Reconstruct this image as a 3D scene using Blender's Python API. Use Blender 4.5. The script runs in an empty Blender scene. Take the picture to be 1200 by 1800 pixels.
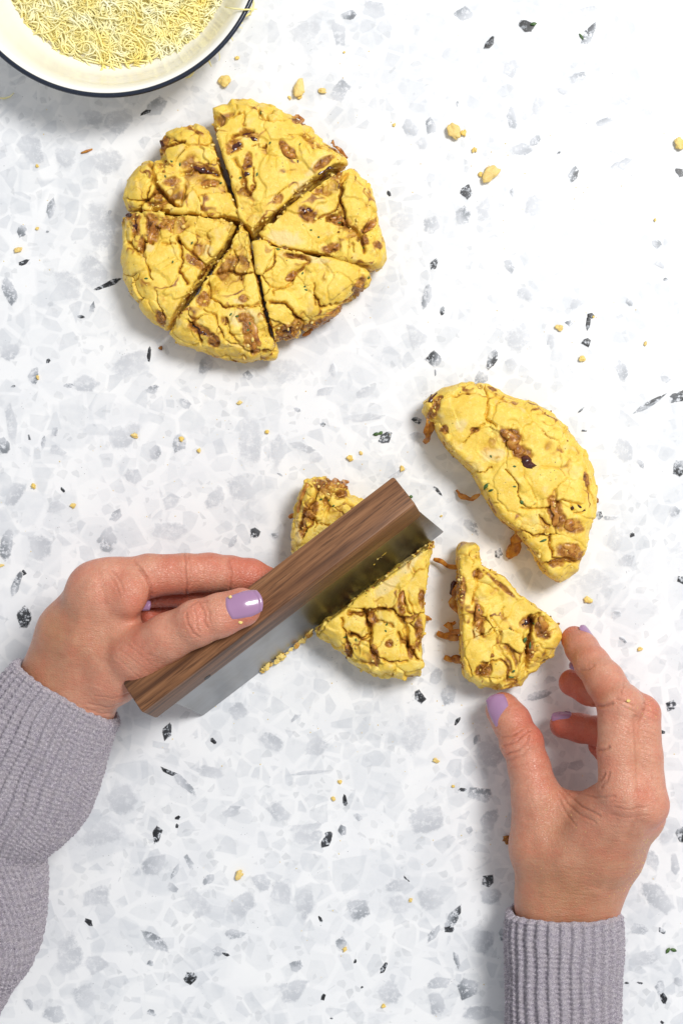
import bpy, math, random
import numpy as np
from mathutils import Vector
from mathutils.bvhtree import BVHTree
R = math.radians
S = 0.0003           # metres per unit; the photo's pixel pitch on the worktop
H = 2600.0           # camera height in units
SC = bpy.context.scene
COL = SC.collection

# ------------------------------------------------------------ camera, world, lights
cam = bpy.data.cameras.new('camera'); camo = bpy.data.objects.new('camera', cam); COL.objects.link(camo)
camo.location = (0, 0, H*S)
cam.sensor_fit = 'VERTICAL'; cam.sensor_height = 36; cam.sensor_width = 24
cam.lens = 36*H/1800.0
cam.clip_start = 0.02; cam.clip_end = 20
SC.camera = camo
SC.view_settings.view_transform = 'Standard'; SC.view_settings.look = 'None'
SC.view_settings.exposure = 0.0; SC.view_settings.gamma = 1.0
wd = bpy.data.worlds.new('World'); SC.world = wd; wd.use_nodes = True
wb = wd.node_tree.nodes['Background']; wb.inputs[0].default_value = (0.94, 0.97, 1.0, 1); wb.inputs[1].default_value = 0.50
def area(name, loc, target, sx, sy, power, color):
    l = bpy.data.lights.new(name, 'AREA'); l.shape = 'RECTANGLE'; l.size = sx; l.size_y = sy
    l.energy = power; l.color = color
    o = bpy.data.objects.new(name, l); COL.objects.link(o); o.location = loc
    o.rotation_euler = (Vector(target)-Vector(loc)).to_track_quat('-Z', 'Y').to_euler()
    return o
area('window_light', (0.66, 0.58, 1.55), (0, 0.02, 0), 0.46, 0.46, 27.2, (1.0, 0.985, 0.96))
SC.cycles.max_bounces = 12; SC.cycles.diffuse_bounces = 8

# ------------------------------------------------------------ coordinates
def W(px, py, z=0.0):
    k = 1 - z/H
    return np.array([(px-600)*k, (900-py)*k, z])
def proj(P):
    k = 1 - P[:, 2]/H
    return 600 + P[:, 0]/k, 900 - P[:, 1]/k

# ------------------------------------------------------------ noise
_rng = np.random.RandomState(5)
_LAT = _rng.rand(32, 32, 32).astype(np.float32)
def vnoise(P, sc, seed=0):
    Q = P/sc + seed*7.31
    I = np.floor(Q).astype(np.int64); F = (Q-I).astype(np.float32); F = F*F*(3-2*F)
    I0 = I & 31; I1 = (I+1) & 31
    x0, y0, z0 = I0.T; x1, y1, z1 = I1.T; fx, fy, fz = F.T
    L = _LAT
    a = L[x0, y0, z0]*(1-fx)+L[x1, y0, z0]*fx; b = L[x0, y1, z0]*(1-fx)+L[x1, y1, z0]*fx
    c = L[x0, y0, z1]*(1-fx)+L[x1, y0, z1]*fx; d = L[x0, y1, z1]*(1-fx)+L[x1, y1, z1]*fx
    return ((a*(1-fy)+b*fy)*(1-fz)+(c*(1-fy)+d*fy)*fz)*2-1
def fbm(P, sc, seed=0, o=3):
    s = 0; a = 1; t = 0
    for i in range(o):
        s = s + a*vnoise(P, sc, seed+i*3.7); t += a; a *= .5; sc *= .5
    return s/t
def sstep(a, b, x):
    t = np.clip((x-a)/(b-a), 0, 1); return t*t*(3-2*t)

# ------------------------------------------------------------ distance helpers
def seg_dist2(X, Y, pts, closed=False):
    """distance from points to a 2-D polyline"""
    n = len(pts); best = np.full(X.shape, 1e18)
    for i in range(n if closed else n-1):
        ax, ay = pts[i]; bx, by = pts[(i+1) % n]
        dx, dy = bx-ax, by-ay; L = dx*dx+dy*dy+1e-9
        t = np.clip(((X-ax)*dx+(Y-ay)*dy)/L, 0, 1)
        best = np.minimum(best, (X-ax-t*dx)**2+(Y-ay-t*dy)**2)
    return np.sqrt(best)
def inside(X, Y, pts):
    n = len(pts); c = np.zeros(X.shape, bool)
    for i in range(n):
        ax, ay = pts[i]; bx, by = pts[(i+1) % n]
        if ay == by: continue
        c ^= ((ay > Y) != (by > Y)) & (X < (bx-ax)*(Y-ay)/(by-ay)+ax)
    return c
def cone(P, a, b, ra, rb):
    P = P.astype(np.float32, copy=False); a = a.astype(np.float32); ab = (b-a).astype(np.float32); L = float(ab@ab)+1e-9
    D = P-a; t = np.clip((D@ab)/L, 0, 1)
    D -= t[:, None]*ab
    return np.sqrt(np.einsum('ij,ij->i', D, D))-(ra+(rb-ra)*t)
def smin(a, b, k):
    h = np.clip(.5+.5*(b-a)/k, 0, 1)
    return b*(1-h)+a*h-k*h*(1-h)
def smax(a, b, k): return -smin(-a, -b, k)

def surface_nets(D, org, h):
    s = D < 0
    nx, ny, nz = D.shape
    cnt = np.zeros((nx-1, ny-1, nz-1), np.int8)
    for i in (0, 1):
        for j in (0, 1):
            for k in (0, 1):
                cnt += s[i:nx-1+i, j:ny-1+j, k:nz-1+k]
    act = (cnt > 0) & (cnt < 8)
    I = np.argwhere(act); idx = np.full(act.shape, -1, np.int64); idx[act] = np.arange(len(I))
    acc = np.zeros((len(I), 3)); num = np.zeros(len(I))
    for ax in range(3):
        for u in (0, 1):
            for v in (0, 1):
                o = [0, 0, 0]; oth = [a for a in range(3) if a != ax]
                o[oth[0]] = u; o[oth[1]] = v
                A = I+np.array(o); B = A.copy(); B[:, ax] += 1
                da = D[A[:, 0], A[:, 1], A[:, 2]]; db = D[B[:, 0], B[:, 1], B[:, 2]]
                m = (da < 0) != (db < 0)
                t = np.where(m, da/np.where(m, da-db, 1), 0)
                p = A.astype(float); p[:, ax] += t
                acc[m] += p[m]; num[m] += 1
    V = acc/num[:, None]*h+org
    Q = []
    for ax in range(3):
        o = [a for a in range(3) if a != ax]
        sl0 = [slice(None)]*3; sl1 = [slice(None)]*3
        sl0[ax] = slice(0, -1); sl1[ax] = slice(1, None)
        a = s[tuple(sl0)]; b = s[tuple(sl1)]
        E = np.argwhere(a != b)
        ok = (E[:, o[0]] > 0) & (E[:, o[1]] > 0) & (E[:, o[0]] < D.shape[o[0]]-1) & (E[:, o[1]] < D.shape[o[1]]-1)
        E = E[ok]; flip = a[E[:, 0], E[:, 1], E[:, 2]]
        def cell(du, dv):
            C = E.copy(); C[:, o[0]] += du; C[:, o[1]] += dv
            return idx[C[:, 0], C[:, 1], C[:, 2]]
        q = np.stack([cell(-1, -1), cell(0, -1), cell(0, 0), cell(-1, 0)], 1)
        if ax == 1: flip = ~flip
        q[~flip] = q[~flip][:, ::-1]
        Q.append(q)
    return V, np.concatenate(Q)

def sdf_mesh(f, lo, hi, h, k=4, margin=6.0):
    """mesh the zero set of f; only blocks near the surface are sampled finely"""
    lo = np.array(lo, float); hi = np.array(hi, float)
    nb = np.ceil((hi-lo)/(h*k)).astype(int)+1
    g = np.meshgrid(*[np.arange(n) for n in nb], indexing='ij')
    cc = lo+(np.stack([a.ravel() for a in g], 1)+.5)*h*k
    dc = f(cc, True).reshape(nb)
    D = np.repeat(np.repeat(np.repeat(dc, k, 0), k, 1), k, 2).astype(np.float64)
    D = np.where(D < 0, np.minimum(D, -.5), np.maximum(D, .5))
    actv = np.abs(dc) < h*k*.9*1.25+margin
    m = np.repeat(np.repeat(np.repeat(actv, k, 0), k, 1), k, 2)
    I = np.argwhere(m)
    D[I[:, 0], I[:, 1], I[:, 2]] = f(lo+I*h, False)
    # shell of the box counts as outside
    for ax in range(3):
        sl = [slice(None)]*3
        for e in (0, -1):
            sl[ax] = e; D[tuple(sl)] = np.maximum(D[tuple(sl)], .5)
    return surface_nets(D, lo, h)

def keep_largest(V, Q):
    n = len(V); lab = np.arange(n)
    while True:
        mn = lab[Q].min(1)
        new = lab.copy()
        for c in range(4): np.minimum.at(new, Q[:, c], mn)
        new = new[new]
        if (new == lab).all(): break
        lab = new
    best = np.bincount(lab).argmax(); keep = lab == best
    rem = np.cumsum(keep)-1
    return V[keep], rem[Q[keep[Q[:, 0]]]]

# ------------------------------------------------------------ objects
def make_mesh(name, V, F, mat=None, smooth=True, attrs=None):
    if name in ('blade', 'handle', 'bowl_body', 'bowl_rim', 'cheese_shred', 'onion_shred', 'onion_strip', 'herb_leaf', 'thyme_leaf', 'gap_plug'):
        VV = np.asarray(V, float); vol = 0.0      # closed shells face outwards
        for f in F:
            for i in range(1, len(f)-1): vol += float(np.dot(VV[f[0]], np.cross(VV[f[i]], VV[f[i+1]])))
        if vol < 0: F = [tuple(f)[::-1] for f in F]
    me = bpy.data.meshes.new(name)
    V = np.asarray(V, float)*S
    if isinstance(F, np.ndarray):
        me.vertices.add(len(V)); me.vertices.foreach_set('co', V.astype(np.float32).ravel())
        n, k = F.shape
        me.loops.add(n*k); me.loops.foreach_set('vertex_index', F.astype(np.int32).ravel())
        me.polygons.add(n); me.polygons.foreach_set('loop_start', np.arange(0, n*k, k, dtype=np.int32))
        me.polygons.foreach_set('loop_total', np.full(n, k, np.int32))
        me.update(calc_edges=True)
    else:
        me.from_pydata([tuple(v) for v in V], [], F)
    if smooth: me.polygons.foreach_set('use_smooth', [True]*len(me.polygons))
    if attrs:
        for k, c in attrs.items():
            a = me.color_attributes.new(k, 'FLOAT_COLOR', 'POINT')
            C = np.ones((len(V), 4), np.float32); C[:, :c.shape[1]] = c
            a.data.foreach_set('color', C.ravel())
    if mat: me.materials.append(mat)
    me.validate()
    return me
def link(name, me, parent=None):
    o = bpy.data.objects.new(name, me); COL.objects.link(o)
    if parent is not None: o.parent = parent
    return o
def tag(o, label=None, cat=None, group=None, kind=None):
    if label: o['label'] = label
    if cat: o['category'] = cat
    if group: o['group'] = group
    if kind: o['kind'] = kind
    return o
def empty(name, px, py, z=0):
    o = bpy.data.objects.new(name, None); COL.objects.link(o); o.location = tuple(W(px, py, z)*S)
    o.empty_display_size = .01
    return o
def adopt(o, parent):
    """parent o (whose mesh is in world units) to an empty that sits elsewhere"""
    o.parent = parent
    if parent.parent is None: o.location = tuple(-v for v in parent.location)
    return o
def normals(V, Q):
    a = V[Q[:, 2]]-V[Q[:, 0]]; b = V[Q[:, 3]]-V[Q[:, 1]]
    n = np.cross(a, b); N = np.zeros_like(V)
    for c in range(4): np.add.at(N, Q[:, c], n)
    return N/(np.linalg.norm(N, axis=1)[:, None]+1e-12)
def bvh_of(V, Q): return BVHTree.FromPolygons([tuple(v) for v in V], [tuple(int(i) for i in q) for q in Q])

# ------------------------------------------------------------ materials
class NT:
    def __init__(s, name):
        s.m = bpy.data.materials.new(name); s.m.use_nodes = True; s.t = s.m.node_tree
        s.b = s.t.nodes['Principled BSDF']; s.out = s.t.nodes['Material Output']
        s.tc = s.n('ShaderNodeTexCoord').outputs['Object']
    def n(s, typ, **kw):
        nd = s.t.nodes.new(typ)
        for k, v in kw.items(): setattr(nd, k, v)
        return nd
    def put(s, sock, v):
        if isinstance(v, bpy.types.NodeSocket): s.t.links.new(v, sock)
        elif isinstance(v, (tuple, list)) and len(v) == 3 and sock.type == 'RGBA': sock.default_value = (*v, 1)
        else: sock.default_value = v
    def noise(s, scale, detail=3, rough=.5, vec=None, dist=0, out='Fac'):
        nd = s.n('ShaderNodeTexNoise'); s.put(nd.inputs['Vector'], vec or s.tc)
        nd.inputs['Scale'].default_value = scale; nd.inputs['Detail'].default_value = detail
        nd.inputs['Roughness'].default_value = rough; nd.inputs['Distortion'].default_value = dist
        return nd.outputs[out]
    def vor(s, scale, feature='F1', vec=None, out='Distance', rnd=1):
        nd = s.n('ShaderNodeTexVoronoi', feature=feature); s.put(nd.inputs['Vector'], vec or s.tc)
        nd.inputs['Scale'].default_value = scale; nd.inputs['Randomness'].default_value = rnd
        return nd.outputs[out]
    def ramp(s, fac, pts):
        nd = s.n('ShaderNodeValToRGB'); s.put(nd.inputs[0], fac); e = nd.color_ramp.elements
        while len(e) < len(pts): e.new(.5)
        for i, (p, c) in enumerate(pts):
            e[i].position = p; e[i].color = (*c, 1) if isinstance(c, (tuple, list)) else (c, c, c, 1)
        return nd.outputs[0]
    def mix(s, fac, a, b, mode='MIX'):
        nd = s.n('ShaderNodeMix', data_type='RGBA', blend_type=mode)
        s.put(nd.inputs[0], fac); s.put(nd.inputs[6], a); s.put(nd.inputs[7], b); return nd.outputs[2]
    def math(s, op, a, b=0.0, c=None, clamp=False):
        nd = s.n('ShaderNodeMath', operation=op, use_clamp=clamp); s.put(nd.inputs[0], a); s.put(nd.inputs[1], b)
        if c is not None: s.put(nd.inputs[2], c)
        return nd.outputs[0]
    def scale(s, v, vec=None):
        nd = s.n('ShaderNodeMapping'); s.put(nd.inputs['Vector'], vec or s.tc); nd.inputs['Scale'].default_value = v
        return nd
    def attr(s, name):
        nd = s.n('ShaderNodeAttribute'); nd.attribute_name = name; return nd.outputs['Color']
    def sep(s, c):
        nd = s.n('ShaderNodeSeparateColor'); s.put(nd.inputs[0], c); return nd.outputs
    def bump(s, h, strength=.3, dist=.0003, normal=None):
        nd = s.n('ShaderNodeBump'); s.put(nd.inputs['Height'], h)
        nd.inputs['Strength'].default_value = strength; nd.inputs['Distance'].default_value = dist
        if normal is not None: s.put(nd.inputs['Normal'], normal)
        return nd.outputs[0]
    def set(s, **kw):
        names = dict(base='Base Color', rough='Roughness', metal='Metallic', spec='Specular IOR Level', normal='Normal',
                     sss='Subsurface Weight', sssr='Subsurface Radius', ssss='Subsurface Scale', coat='Coat Weight',
                     coatr='Coat Roughness', sheen='Sheen Weight', sheenr='Sheen Roughness', trans='Transmission Weight', ior='IOR', alpha='Alpha')
        for k, v in kw.items(): s.put(s.b.inputs[names[k]], v)
        return s.m

# terrazzo ground: white cement with faint pale chips and fine specks
def terrazzo_base(t):
    w = t.noise(26, 2, .5, out='Color')
    vecw = t.n('ShaderNodeVectorMath', operation='MULTIPLY_ADD')
    t.put(vecw.inputs[0], w); vecw.inputs[1].default_value = (.010, .010, 0); t.put(vecw.inputs[2], t.tc)
    v2 = vecw.outputs[0]
    base = t.ramp(t.noise(34, 4, .6), [(.3, (.81, .82, .845)), (.7, (.87, .875, .885))])
    def layer(base, scale, thr, col, off, edge, amount, pw=1):
        mp = t.scale((1, 1, .001), v2); mp.inputs['Location'].default_value = (off, off*.7, 0)
        mp.inputs['Rotation'].default_value = (0, 0, off)
        cellc = t.vor(scale, out='Color', vec=mp.outputs[0]); de = t.vor(scale, 'DISTANCE_TO_EDGE', vec=mp.outputs[0])
        sc = t.sep(cellc)
        on = t.ramp(sc[0], [(thr, 0.0), (thr+.12, 1.0)])
        tone = t.math('MULTIPLY_ADD', sc[1], .75, .25)
        m = t.math('MULTIPLY', on, t.ramp(de, [(edge, 0.0), (edge+.055, 1.0)]))
        gr = t.ramp(t.noise(130+off*20, 3, .65), [(.3, .45), (.7, 1.0)])
        m = t.math('MULTIPLY', t.math('MULTIPLY', m, tone), t.math('MULTIPLY', gr, amount))
        return t.mix(m, base, col)
    base = layer(base, 40, .35, (.58, .61, .66), 4.3, .035, .42)
    base = layer(base, 66, .36, (.56, .59, .635), .31, .05, .50)
    base = layer(base, 118, .50, (.50, .53, .58), 1.7, .06, .56)
    base = layer(base, 240, .72, (.45, .47, .50), 2.9, .10, .5)
    # fine grit
    sp = t.ramp(t.vor(420, vec=t.scale((1, 1, .001)).outputs[0]), [(.07, 1.0), (.13, 0.0)])
    sel = t.ramp(t.noise(75, 2), [(.58, 0.0), (.68, 1.0)])
    base = t.mix(t.math('MULTIPLY', t.math('MULTIPLY', sp, sel), .6), base, (.12, .13, .14))
    return base
t = NT('terrazzo')
M_TERR = t.set(base=terrazzo_base(t), rough=.42, spec=.3, normal=t.bump(t.noise(900, 2), .05, .0002))
t = NT('terrazzo_chip')
tb = terrazzo_base(t); a = t.sep(t.attr('chip'))      # r: coverage  g: darkness  b: mottling
n1 = t.noise(260, 5, .75); n2 = t.noise(620, 3, .7)
mott = t.ramp(t.math('ADD', t.math('MULTIPLY', n1, .6), t.math('MULTIPLY', n2, .4)), [(.41, 0.0), (.50, 1.0)])
dark = t.math('MULTIPLY', a[1], t.math('ADD', t.math('MULTIPLY', a[2], mott), t.math('SUBTRACT', 1.0, a[2])))
ccol = t.ramp(dark, [(0, (.70, .715, .75)), (.30, (.50, .52, .56)), (.50, (.28, .30, .33)), (.8, (.05, .053, .06)), (1, (.016, .017, .020))])
cov = t.ramp(t.math('ADD', a[0], t.math('MULTIPLY_ADD', n1, 1.3, -.65)), [(.20, 0.0), (.62, 1.0)])
M_CHIP = t.set(base=t.mix(cov, tb, ccol), rough=.38, spec=.35)

def skin_mat():
    t = NT('skin')
    c = t.attr('skin')
    mott = t.ramp(t.noise(190, 4, .6), [(.3, (.92, .84, .82)), (.7, (1.06, 1.06, 1.06))])
    c = t.mix(1.0, c, mott, 'MULTIPLY')
    blot = t.ramp(t.noise(620, 3, .65), [(.42, 0.0), (.64, .30)])
    c = t.mix(blot, c, (.60, .19, .12))
    pores = t.ramp(t.noise(1500, 2, .6), [(.35, (.93, .90, .88)), (.6, (1.02, 1.02, 1.02))])
    c = t.mix(.8, c, pores, 'MULTIPLY')
    ed = t.vor(820, 'DISTANCE_TO_EDGE', vec=t.scale((.8, 1.6, 1)).outputs[0])
    e1 = t.ramp(ed, [(0, 0.0), (.22, 1.0)])
    wr = t.noise(330, 3, .6, dist=.6, vec=t.scale((.55, 2.2, 1)).outputs[0])
    h = t.math('ADD', t.math('MULTIPLY', e1, .45), t.math('MULTIPLY', wr, 1.3))
    nrm = t.bump(h, .72, .00036)
    return t.set(base=c, rough=t.math('MULTIPLY_ADD', t.noise(500, 2), .2, .27), spec=.5, sss=.22, sssr=(1.0, .32, .16), ssss=.002, normal=nrm)
M_SKIN = skin_mat()
t = NT('nail_polish')
M_NAIL = t.set(base=(.36, .20, .35), rough=.24, spec=.5, coat=.35, coatr=.12, normal=t.bump(t.noise(150, 2), .05, .0003))
def dough_mat():
    t = NT('dough')
    a = t.sep(t.attr('dough'))       # r onion stain and painted crack shade, g flour / pale butter, b rawness
    c = t.ramp(t.noise(120, 4, .6), [(.25, (.77, .49, .05)), (.52, (.88, .615, .095)), (.8, (.93, .74, .21))])
    c = t.mix(t.ramp(t.noise(620, 3, .7), [(.36, .28), (.5, 0.0)]), c, (.62, .38, .03))
    c = t.mix(t.ramp(t.noise(540, 3, .7, dist=.4), [(.56, 0.0), (.68, .4)]), c, (.94, .80, .34))
    c = t.mix(t.math('MULTIPLY', a[1], .6), c, (.80, .64, .34))
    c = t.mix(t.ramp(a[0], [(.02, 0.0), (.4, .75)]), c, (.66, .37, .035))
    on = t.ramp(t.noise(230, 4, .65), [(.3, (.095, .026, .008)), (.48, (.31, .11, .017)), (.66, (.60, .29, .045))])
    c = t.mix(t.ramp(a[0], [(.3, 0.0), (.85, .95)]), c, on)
    # pepper and thyme flecks
    pv = t.vor(330); pk = t.ramp(pv, [(.085, 1.0), (.13, 0.0)])
    sel = t.ramp(t.noise(60, 2), [(.53, 0.0), (.60, 1.0)])
    c = t.mix(t.math('MULTIPLY', t.math('MULTIPLY', pk, sel), .85), c, (.045, .03, .018))
    h = t.math('ADD', t.math('MULTIPLY', t.noise(950, 4, .75), .7), t.math('MULTIPLY', t.noise(380, 3, .65), .7))
    return t.set(base=c, rough=t.math('MULTIPLY_ADD', a[0], -.2, .44), spec=.42, sss=.10, sssr=(1, .55, .15), ssss=.0015,
                 normal=t.bump(h, .55, .0008))
M_DOUGH = dough_mat()
t = NT('caramelised_onion')
M_ONION = t.set(base=t.ramp(t.noise(260, 3, .6), [(.3, (.20, .06, .010)), (.5, (.46, .18, .025)), (.72, (.66, .36, .07))]), rough=.36, spec=.45,
                sss=.25, sssr=(1, .4, .1), ssss=.0015, normal=t.bump(t.noise(500, 3), .4, .0003))
t = NT('raisin_dark_onion')
M_DONION = t.set(base=t.ramp(t.noise(260, 3, .6), [(.3, (.02, .006, .006)), (.7, (.11, .022, .012))]), rough=.2, spec=.6, normal=t.bump(t.noise(420, 3), .5, .0004))
t = NT('thyme_leaf')
M_HERB = t.set(base=t.ramp(t.noise(600, 2), [(.3, (.02, .065, .014)), (.7, (.09, .18, .04))]), rough=.5)
t = NT('walnut')
wv = t.scale((3.2, 75, 75)); gr = t.noise(3.0, 7, .6, vec=wv.outputs[0], dist=.5)
wv2 = t.scale((18, 420, 420)); fine = t.noise(3, 4, .6, vec=wv2.outputs[0])
wc = t.ramp(gr, [(.30, (.040, .016, .008)), (.44, (.125, .052, .022)), (.56, (.22, .098, .042)), (.74, (.35, .175, .082))])
wc = t.mix(t.ramp(fine, [(.35, .75), (.5, .0)]), wc, (.065, .026, .012))
M_WOOD = t.set(base=wc, rough=.46, spec=.35, normal=t.bump(fine, .35, .00025))
t = NT('blade_steel')
bs = t.scale((3, 400, 400))
M_STEEL = t.set(base=t.mix(t.ramp(t.noise(34, 4, .6), [(.45, 0.0), (.7, .6)]), (.31, .315, .325), (.21, .20, .185)), metal=1.0, rough=t.math('MULTIPLY_ADD', t.noise(2, 3, vec=bs.outputs[0]), .14, .27),
                normal=t.bump(t.noise(2.5, 3, .6, vec=bs.outputs[0]), .02, .0001))
t = NT('white_enamel')
M_ENAMEL = t.set(base=(.92, .90, .84), rough=.22, spec=.5, coat=.3)
t = NT('navy_enamel')
M_NAVY = t.set(base=t.mix(t.ramp(t.vor(900), [(.08, 1.0), (.14, 0.0)]), (.012, .018, .035), (.10, .11, .13)), rough=.2, spec=.5)
t = NT('grated_cheese')
M_CHEESE = t.set(base=t.ramp(t.noise(90, 3), [(.3, (.99, .84, .27)), (.5, (.99, .91, .46)), (.7, (.99, .96, .70))]), rough=.5, spec=.3)
def wool_mat():
    t = NT('lilac_wool')
    f = t.noise(1700, 3, .8); g = t.noise(240, 3, .6)
    c = t.ramp(f, [(.34, (.19, .15, .235)), (.5, (.52, .465, .54)), (.65, (.88, .835, .87))])
    c = t.mix(t.ramp(g, [(.4, 0.0), (.75, .35)]), c, (.62, .56, .55))
    fib = t.noise(1500, 3, .8, dist=1.5)
    return t.set(base=c, rough=.95, spec=.1, sheen=.25, sheenr=.5, normal=t.bump(fib, 1.0, .0010))
M_WOOL = wool_mat()
t = NT('gap_dark')
M_GAP = t.set(base=(.02, .02, .022), rough=.4, metal=.6)  # near-black fill that paints the dark gap in the handle
t = NT('wool_fibre')
M_FIBRE = t.set(base=(.72, .66, .74), rough=.9, spec=.1)
# ============================================================ worktop
rnd = random.Random(11)
top = link('worktop', make_mesh('worktop', [(-1500, -1700, 0), (1500, -1700, 0), (1500, 1700, 0), (-1500, 1700, 0),
     (-1500, -1700, -90), (1500, -1700, -90), (1500, 1700, -90), (-1500, 1700, -90)],
     [(0, 1, 2, 3), (4, 7, 6, 5), (0, 4, 5, 1), (1, 5, 6, 2), (2, 6, 7, 3), (3, 7, 4, 0)], M_TERR, smooth=False))
tag(top, kind='structure')
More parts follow.
